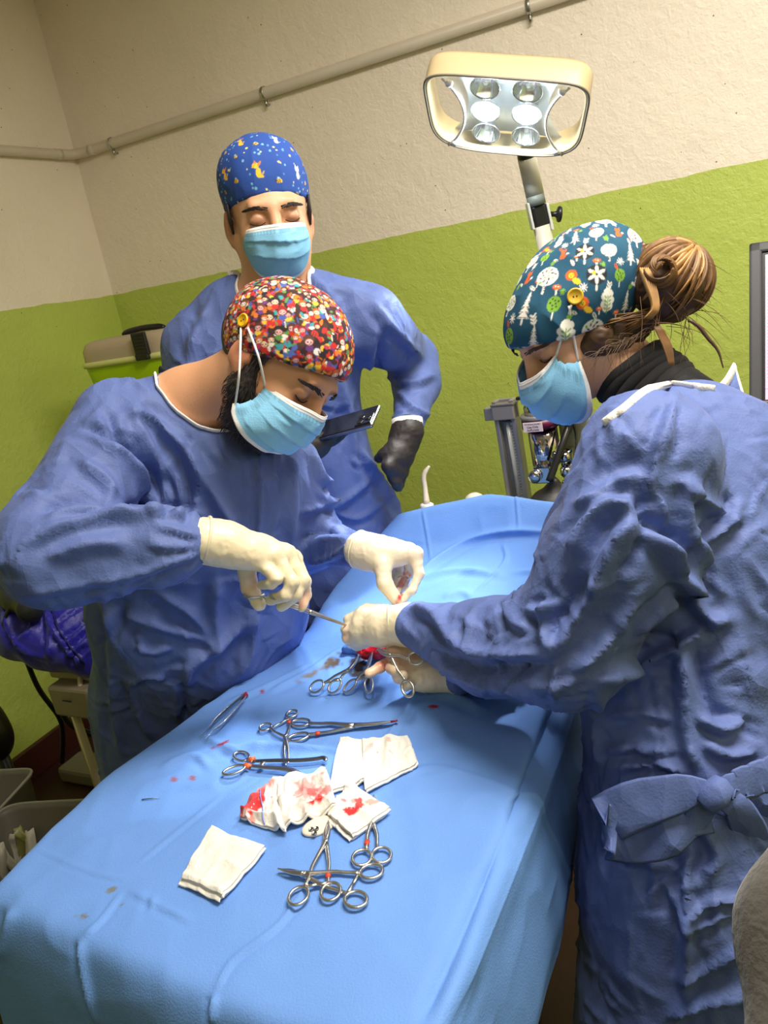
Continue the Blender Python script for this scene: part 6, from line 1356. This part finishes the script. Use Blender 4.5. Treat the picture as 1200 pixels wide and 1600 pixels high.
# ------------------------------------------------------------------ pet carrier in the corner
M_lime = mat('lime_plastic', srgb(172, 210, 12), .35); M_lid = mat('smoky_lid', srgb(214, 196, 166), .2, trans=.35); M_bag = mat('cardboard_inside', srgb(176, 146, 112), .7, bump=[(20, .4, 3)]); M_pale_l = mat('pale_lime_rim', srgb(206, 210, 130), .35)
k0 = at(122, 577, 2.62); k1 = at(243, 550, 2.46); kx = unit(np.array([*(k1-k0)[:2], 0])); kz = np.array([0, 0, 1.]); ky = np.cross(kz, kx); KM = np.stack([kx, ky, kz], 1); kl = .42; kw = .26
ko = k0+kx*kl/2+ky*kw/2
pcr = thing('pet_carrier', ko-kz*.19, 'lime green pet carrier with see-through lid and black latch in the corner', 'pet carrier')
def kloft(nm, specs, m, cap0=True, cap1=True, nn=64, e=.28):
    V = []; Fc = []
    for sx, sy, z in specs:
        for i in range(nn):
            t = 2*math.pi*i/nn; c_, s_ = math.cos(t), math.sin(t); V.append(ko+KM@np.array([sx*math.copysign(abs(c_)**e, c_), sy*math.copysign(abs(s_)**e, s_), z]))
    for k in range(len(specs)-1):
        for i in range(nn): j = (i+1) % nn; Fc.append((k*nn+i, k*nn+j, (k+1)*nn+j, (k+1)*nn+i))
    if cap0: Fc.append(tuple(range(nn-1, -1, -1)))
    if cap1: Fc.append(tuple(range((len(specs)-1)*nn, len(specs)*nn)))
    return mesh(nm, V, Fc, m, pcr)
kloft('tub', [(kl*.40, kw*.38, -.19), (kl*.43, kw*.41, -.185), (kl*.49, kw*.48, -.01), (kl*.49, kw*.48, 0)], M_lime)
kloft('rim', [(kl*.485, kw*.475, -.006), (kl*.505, kw*.51, -.004), (kl*.505, kw*.51, .012), (kl*.48, kw*.47, .016)], M_pale_l)
kloft('lid', [(kl*.49, kw*.48, .012), (kl*.485, kw*.475, .05), (kl*.46, kw*.44, .072), (kl*.40, kw*.36, .082)], M_lid, False)
kloft('inner_tray', [(kl*.44, kw*.42, .014), (kl*.43, kw*.41, .045), (kl*.38, kw*.36, .060)], M_bag)
lt = KM@np.array([kl*.22, -kw*.5, 0])
box_obj('latch', ko+lt+kz*.048-ky*.004, (.055, .016, .075), M_black, pcr, KM, .004)
q = MB()
for k in range(5): z = .034+k*.011; q.tube([ko+lt+kz*z-ky*.013-kx*.022, ko+lt+kz*z-ky*.013+kx*.022], .0018, seg=6)
q.build('latch_ridges', M_shoe, pcr); box_obj('latch_hook', ko+lt+kz*.008-ky*.008, (.05, .02, .02), M_black, pcr, KM, .003)
MB().tube(smooth_path([ko+KM@np.array(v) for v in ((-.09, 0, .082), (-.07, 0, .090), (0, 0, .094), (.07, 0, .090), (.09, 0, .082))], 16), .010, seg=10).build('handle', M_black, pcr)
# cabinet under the carrier
zc_ = float(ko[2]-.19); cab = thing('wooden_cabinet', (ko[0], ko[1], 0), 'pale wood cabinet in the corner under the lime pet carrier', 'cabinet')
cM = KM; box_obj('carcass', np.array([ko[0], ko[1], zc_/2-.017])-kx*.005, (.44, .28, zc_-.03), M_ply, cab, cM, .004); box_obj('top_board', np.array([ko[0], ko[1], zc_-.0150])-kx*.01, (.47, .31, .026), M_ply, cab, cM, .004)
for s in (-1, 1): dd_ = box_obj('door', np.array([ko[0], ko[1], zc_/2])+kx*s*.108-ky*.147, (.205, .014, zc_-.10), M_ply, cab, cM, .004); lathe_obj('knob', [(0, 0), (.006, 0), (.011, .012), (0, .018)], np.array([ko[0], ko[1], zc_*.6])+kx*s*.03-ky*.154, -ky, M_steel, dd_, 14)
# ------------------------------------------------------------------ cart, jacket and clutter at the left edge
M_cart = mat('grey_cream_cart', srgb(150, 138, 118), .45); M_cordw = mat('cream_cable', srgb(196, 182, 150), .5)
cz0 = .66; cc0 = at(95, 1045, 2.02); cw = unit(np.array([*D2[:2], 0])); cx_ = D1
cartc = np.array([*at(70, 1046, 1.98)[:2], 0])+D1*.16-D2*.15; CM = np.stack([D1, -D2, np.array([0, 0, 1.])], 1); ctz = float(cc0[2])+.01
cart = thing('equipment_cart', cartc, 'grey cream equipment cart at the left, a blue jacket on its top', 'cart')
box_obj('top', cartc+np.array([0, 0, ctz]), (.30, .30, .025), M_cart, cart, CM, .006)
for a in (-.13, .13):
    for b in (-.13, .13):
        p = cartc+D1*a+D2*b; tube_obj('leg', [p+np.array([0, 0, .0]), p+np.array([0, 0, ctz-.01])], .011, M_cordw, cart, seg=10)
box_obj('bottom_shelf', cartc+np.array([0, 0, .12]), (.27, .27, .018), M_shoe, cart, CM, .004)
ab = at(126, 1080, 1.95)-np.array([0, 0, .012]); psu = thing('power_adapter_box', ab, 'grey cream box fixed under the edge of the cart top, with cables', 'electrical box')
box_obj('housing', ab, (.14, .08, .085), mat('box_plastic', srgb(136, 124, 106), .5), psu, CM, .008); box_obj('slot', ab+D2*.046+np.array([0, 0, .012]), (.03, .002, .004), M_shoe, psu, CM, .0005)
def cable(nm, pts, r, m, label, cat='cable'): return tag(tube_obj(nm, smooth_path(J(pts), 28), r, m, seg=8), label, cat)
cable('cable', [(125, 1058, 1.93), (128, 1080, 1.91), (138, 1100, 1.92), (152, 1108, 1.95)], .007, M_cordw, 'cream cable looping from the box under the cart')
cable('cable', [(106, 1088, 2.0), (120, 1135, 2.05), (136, 1185, 2.1), (152, 1232, 2.15), (160, 1262, 2.18)], .0075, M_cordw, 'long cream cable hanging straight down from the box under the cart')
cable('cable', [(36, 1018, 2.15), (60, 1075, 2.2), (92, 1120, 2.25), (98, 1150, 2.28), (97, 1190, 2.35)], .0075, M_black, 'black cable drooping from the jacket to the floor near the left wall')
cable('cable', [(95, 1088, 2.05), (98, 1115, 2.06), (115, 1135, 2.08), (138, 1145, 2.1), (160, 1150, 2.1)], .008, M_black, 'black cable curving away under the cart toward the gown')
fc = onz(138, 1195, .05); adp = thing('power_brick', (fc[0], fc[1], 0), 'pale grey power brick lying on the dark floor under the cart', 'adapter')
box_obj('case', np.array([fc[0], fc[1], .033]), (.20, .12, .062), mat('brick_plastic', srgb(120, 112, 100), .5), adp, CM, .015); tube_obj('cable_stub', [np.array([fc[0], fc[1], .04])+D1*.1, np.array([fc[0], fc[1], .01])+D1*.2], .006, M_black, adp)
# quilted jacket: a thick folded heap with stitched channels, hanging over the cart edge
M_jacket = mat('shiny_blue_nylon', srgb(28, 26, 150), .48, bump=[(45, .25, 4)], var=[(8, .2, 3)], sheen=.2)
jc = at(80, 980, 1.98); G = grid(jc-[.34, .30, .22], jc+[.32, .34, .22], .008)
D = d_cone(G, at(35, 955, 2.02), at(140, 960, 2.02), .075, .08); D = smin(D, d_cone(G, at(40, 985, 1.98), at(140, 1000, 1.96), .075, .075), .04); D = smin(D, d_cone(G, at(75, 1010, 1.94), at(138, 1018, 1.93), .05, .055), .04); D = smin(D, d_cone(G, at(25, 940, 2.06), at(90, 925, 2.08), .06, .06), .04)
V, Q = nets(D, G[3], .008); V = relax(V, Q, 2); N = normals(V, Q); V = crumple(V, N, .010, 8, 2.2)
V = strokes(V, normals(V, Q), [([(88, 1005), (115, 985), (140, 962)], .008, -.012), ([(98, 1020), (120, 1002), (140, 985)], .008, -.012), ([(108, 1035), (125, 1020), (140, 1008)], .007, -.010), ([(70, 945), (85, 985), (110, 1020), (132, 1038)], .010, .014), ([(78, 950), (95, 990), (120, 1025)], .006, -.008), ([(60, 940), (50, 980), (30, 1000)], .010, .010), ([(72, 960), (78, 1000), (76, 1030)], .010, .012), ([(85, 975), (110, 958), (138, 940)], .008, -.010), ([(10, 940), (8, 970), (30, 1010), (70, 1030)], .008, .008)])
jk = thing('quilted_jacket', jc-[0, 0, .07], 'bright blue quilted jacket heaped on the cart at the left', 'jacket'); mesh('shell', V, Q, M_jacket, jk); bj = bvh_of([o for o in jk.children][0])
pp = hits(bj, [(x, y) for x, y in smooth_path(np.array([(80, 950, 0), (90, 985, 0), (108, 1010, 0), (130, 1036, 0.)]), 16)[:, :2]], .003); tube_obj('zip_tape', pp, .004, mat('navy_tape', srgb(20, 18, 90), .6), jk, seg=8, flat=(1.5, .6))
# black bag on the jacket and its straps
M_bagk = mat('black_bag_fabric', srgb(34, 36, 38), .5, bump=[(30, .3, 3)])
bg = thing('black_bag', at(22, 960, 1.93), 'small black bag with straps lying on the blue jacket at the left edge', 'bag')
G = grid(at(25, 940, 1.95)-.16, at(25, 940, 1.95)+.16, .006); D = smin(d_cone(G, at(14, 925, 1.99), at(48, 948, 1.88), .040, .034), d_cone(G, at(18, 895, 2.02), at(0, 930, 2.0), .03, .035), .03); V, Q = nets(D, G[3], .006); mesh('pouch', V+normals(V, Q)*(.006*ridged(V*14+1))[:, None], Q, M_bagk, bg)
tube_obj('strap', smooth_path(J([(-4, 870, 1.98), (6, 905, 1.95), (2, 935, 1.93), (10, 962, 1.92)]), 14), .008, M_black, bg, seg=8, flat=(1.4, .4)); tube_obj('strap', smooth_path(J([(30, 935, 1.90), (10, 960, 1.90), (6, 1000, 1.92), (30, 1020, 1.95)]), 14), .005, M_black, bg, seg=8)
# black satchel hanging at the very edge
kb_ = at(-8, 1150, 2.35); sq = thing('black_case', (kb_[0], kb_[1], 0), 'black object standing at the far left edge below the jacket', 'case')
G = grid(kb_-.14, kb_+.14, .007); D = smin(d_ell(G, kb_, (.05, .06, .08)), d_ell(G, kb_+U*.06-R*.02, (.035, .05, .05)), .03); V, Q = nets(D, G[3], .007); mesh('head', V, Q, M_black, sq); tube_obj('post', [kb_-[0, 0, .05], np.array([kb_[0], kb_[1], .01])], .02, M_black, sq); lathe_obj('foot', [(0, 0), (.09, 0), (.09, .015), (.02, .03), (0, .03)], np.array([kb_[0], kb_[1], 0.]), np.array([0, 0, 1.]), M_black, sq, 24)
# translucent storage boxes with wrapped packs
M_tub = mat('milky_box_plastic', srgb(190, 186, 176), .3, trans=.7); M_tub2 = mat('box_rim_plastic', srgb(170, 166, 156), .3, trans=.35)
def tub(label, c, sx, sy, h_, rot):
    c = np.asarray(c); t = thing('storage_box', (c[0], c[1], c[2]), label, 'box'); Z = np.array([0, 0, 1.]); x = unit(np.array([math.cos(rot), math.sin(rot), 0])); X = np.stack([x, np.cross(Z, x), Z], 1)
    n_ = 48; V = []; Fc = []
    sp = [(.86, .001), (.9, .004), (.985, h_-.012), (1.04, h_-.010), (1.04, h_), (.99, h_), (.965, h_-.012), (.875, .008), (.84, .005)]
    for s, z in sp:
        for i in range(n_): a = 2*math.pi*i/n_; c_, s_ = math.cos(a), math.sin(a); V.append(c+X@np.array([sx*s*math.copysign(abs(c_)**.3, c_), sy*s*math.copysign(abs(s_)**.3, s_), z]))
    for k in range(len(sp)-1):
        for i in range(n_): j = (i+1) % n_; Fc.append((k*n_+i, k*n_+j, (k+1)*n_+j, (k+1)*n_+i))
    Fc.append(tuple(range(n_-1, -1, -1))); Fc.append(tuple(range((len(sp)-1)*n_, len(sp)*n_))); mesh('wall', V, Fc, M_tub, t)
    MB().tube([V[4*n_+i] for i in range(n_)], .004, closed=True, seg=8).build('rim', M_tub2, t); return c, X
c1 = onz(52, 1345, .40); c1, X1 = tub('open translucent storage box with wrapped packs, nearer of two at lower left', c1-[0, 0, .17], .155, .14, .22, math.radians(-12))
c2 = onz(-30, 1262, c1[2]+.20)+np.array([-.03, .06, -.20]); tub('translucent storage box standing behind the one with packs, at the left edge', c2, .10, .10, .20, math.radians(-12))
shelf = thing('low_shelf', (c1[0]-.04, c1[1], 0), 'low dark shelf carrying the translucent boxes beside the table', 'shelf'); zt = c1[2]
box_obj('board', np.array([c1[0]-.14, c1[1]+.09, c1[2]-.0115]), (.32, .52, .02), M_shoe, shelf, None, .003)
for a in (-.14, .14):
    for b in (-.23, .23): p = np.array([c1[0]-.14+a, c1[1]+.09+b, 0]); tube_obj('leg', [p, p+np.array([0, 0, c1[2]-.02])], .012, M_shoe, shelf)
M_wrap = mat('white_wrapper', srgb(226, 222, 206), .35, bump=[(40, .4, 3)]); M_wrapg = mat('green_wrapper', srgb(176, 178, 110), .35, bump=[(40, .4, 3)])
packs = [((22, 1322), .5, M_wrap), ((8, 1336), -.3, M_wrap), ((32, 1312), 1.0, M_wrapg), ((16, 1318), .2, M_wrapg), ((42, 1316), -.6, M_wrapg), ((2, 1345), .9, M_wrap), ((48, 1322), .1, M_wrap)]
lab = ['white wrapped sterile pack sticking up in the middle of the open box', 'white wrapped pack at the left front in the open box', 'greenish wrapped pack standing tallest in the open box', 'greenish wrapped pack leaning left in the open box', 'greenish wrapped pack at the right in the open box', 'white wrapped pack nearest the picture edge in the open box', 'white wrapped pack behind, at the right in the open box']
for (q, rt, m), lb_ in zip(packs, lab):
    b0 = onz(q[0], q[1], c1[2]+.13); hgt = .11; dirx = unit(np.array([math.cos(rt), math.sin(rt), .15])); upz = unit(np.array([.25*math.sin(rt*3), .1, 1.])); n_ = 7; V = []
    for i in range(n_):
        for j in range(n_): u, v = i/(n_-1)-.5, j/(n_-1); V.append(b0+dirx*.038*u*(1.0-.45*v*(rt > 0))+upz*hgt*(v-.65)+np.cross(dirx, upz)*(.010*math.sin(v*4+rt*5)+.006*math.cos(u*7)))
    t = thing('sterile_pack', b0-upz*hgt*.65, lb_, 'pack', 'sterile packs in the storage box')
    o = mesh('wrapper', V, [(i*n_+j, i*n_+j+1, (i+1)*n_+j+1, (i+1)*n_+j) for i in range(n_-1) for j in range(n_-1)], m, t); md = o.modifiers.new('t', 'SOLIDIFY'); md.thickness = .003
# ------------------------------------------------------------------ unidentified grey fabric at the lower right edge; a chair back stands in
M_felt = mat('grey_felt', srgb(74, 70, 65), .95, bump=[(120, .25, 3)], var=[(16, .1, 4)], sheen=.3)
g0 = at(1262, 1480, .60); ch = thing('grey_fabric_form', (g0[0], g0[1], 0), 'unidentified grey fabric, modelled as a chair back, cut by the right edge, bottom corner', 'chair')
G = grid(g0-[.12, .12, .42], g0+[.12, .12, .2], .008); D = d_cone(G, at(1262, 1290, .66), at(1262, 1450, .60), .022, .046, (F, .7)); D = smin(D, d_cone(G, at(1262, 1450, .60), at(1264, 1640, .56), .044, .046, (F, .7)), .05)
V, Q = nets(D, G[3], .008); mesh('backrest', relax(V, Q, 2), Q, M_felt, ch)
pb_ = at(1264, 1640, .56); tube_obj('back_post', [pb_, np.array([pb_[0], pb_[1], .40])], .018, M_black, ch); lathe_obj('seat', [(0, .0), (.17, 0), (.18, .02), (.18, .05), (.16, .07), (0, .075)], np.array([pb_[0]+.14, pb_[1]-.12, .38]), np.array([0, 0, 1.]), M_felt, ch, 32)
tube_obj('column', [np.array([pb_[0]+.14, pb_[1]-.12, .03]), np.array([pb_[0]+.14, pb_[1]-.12, .39])], .025, M_black, ch); lathe_obj('base', [(0, 0), (.2, 0), (.2, .02), (.04, .05), (0, .05)], np.array([pb_[0]+.14, pb_[1]-.12, 0.]), np.array([0, 0, 1.]), M_black, ch, 30)
# ceiling frames: the room's luminaire, and one added for the fill behind the camera
for k, (x, y) in enumerate(((.95, 1.0), (.3, -.9))):
    t = bpy.data.objects.new('trim_%d' % (k+1), None); COL.objects.link(t); t.location = (x, y, ZC); tag(t, kind='structure')
    for c, s in (((x, y-.275, ZC-.03), (1.31, .03, .05)), ((x, y+.275, ZC-.03), (1.31, .03, .05)), ((x-.64, y, ZC-.03), (.03, .52, .05)), ((x+.64, y, ZC-.03), (.03, .52, .05))): box_obj('frame', np.array(c), s, M_trim, t, None, .003)
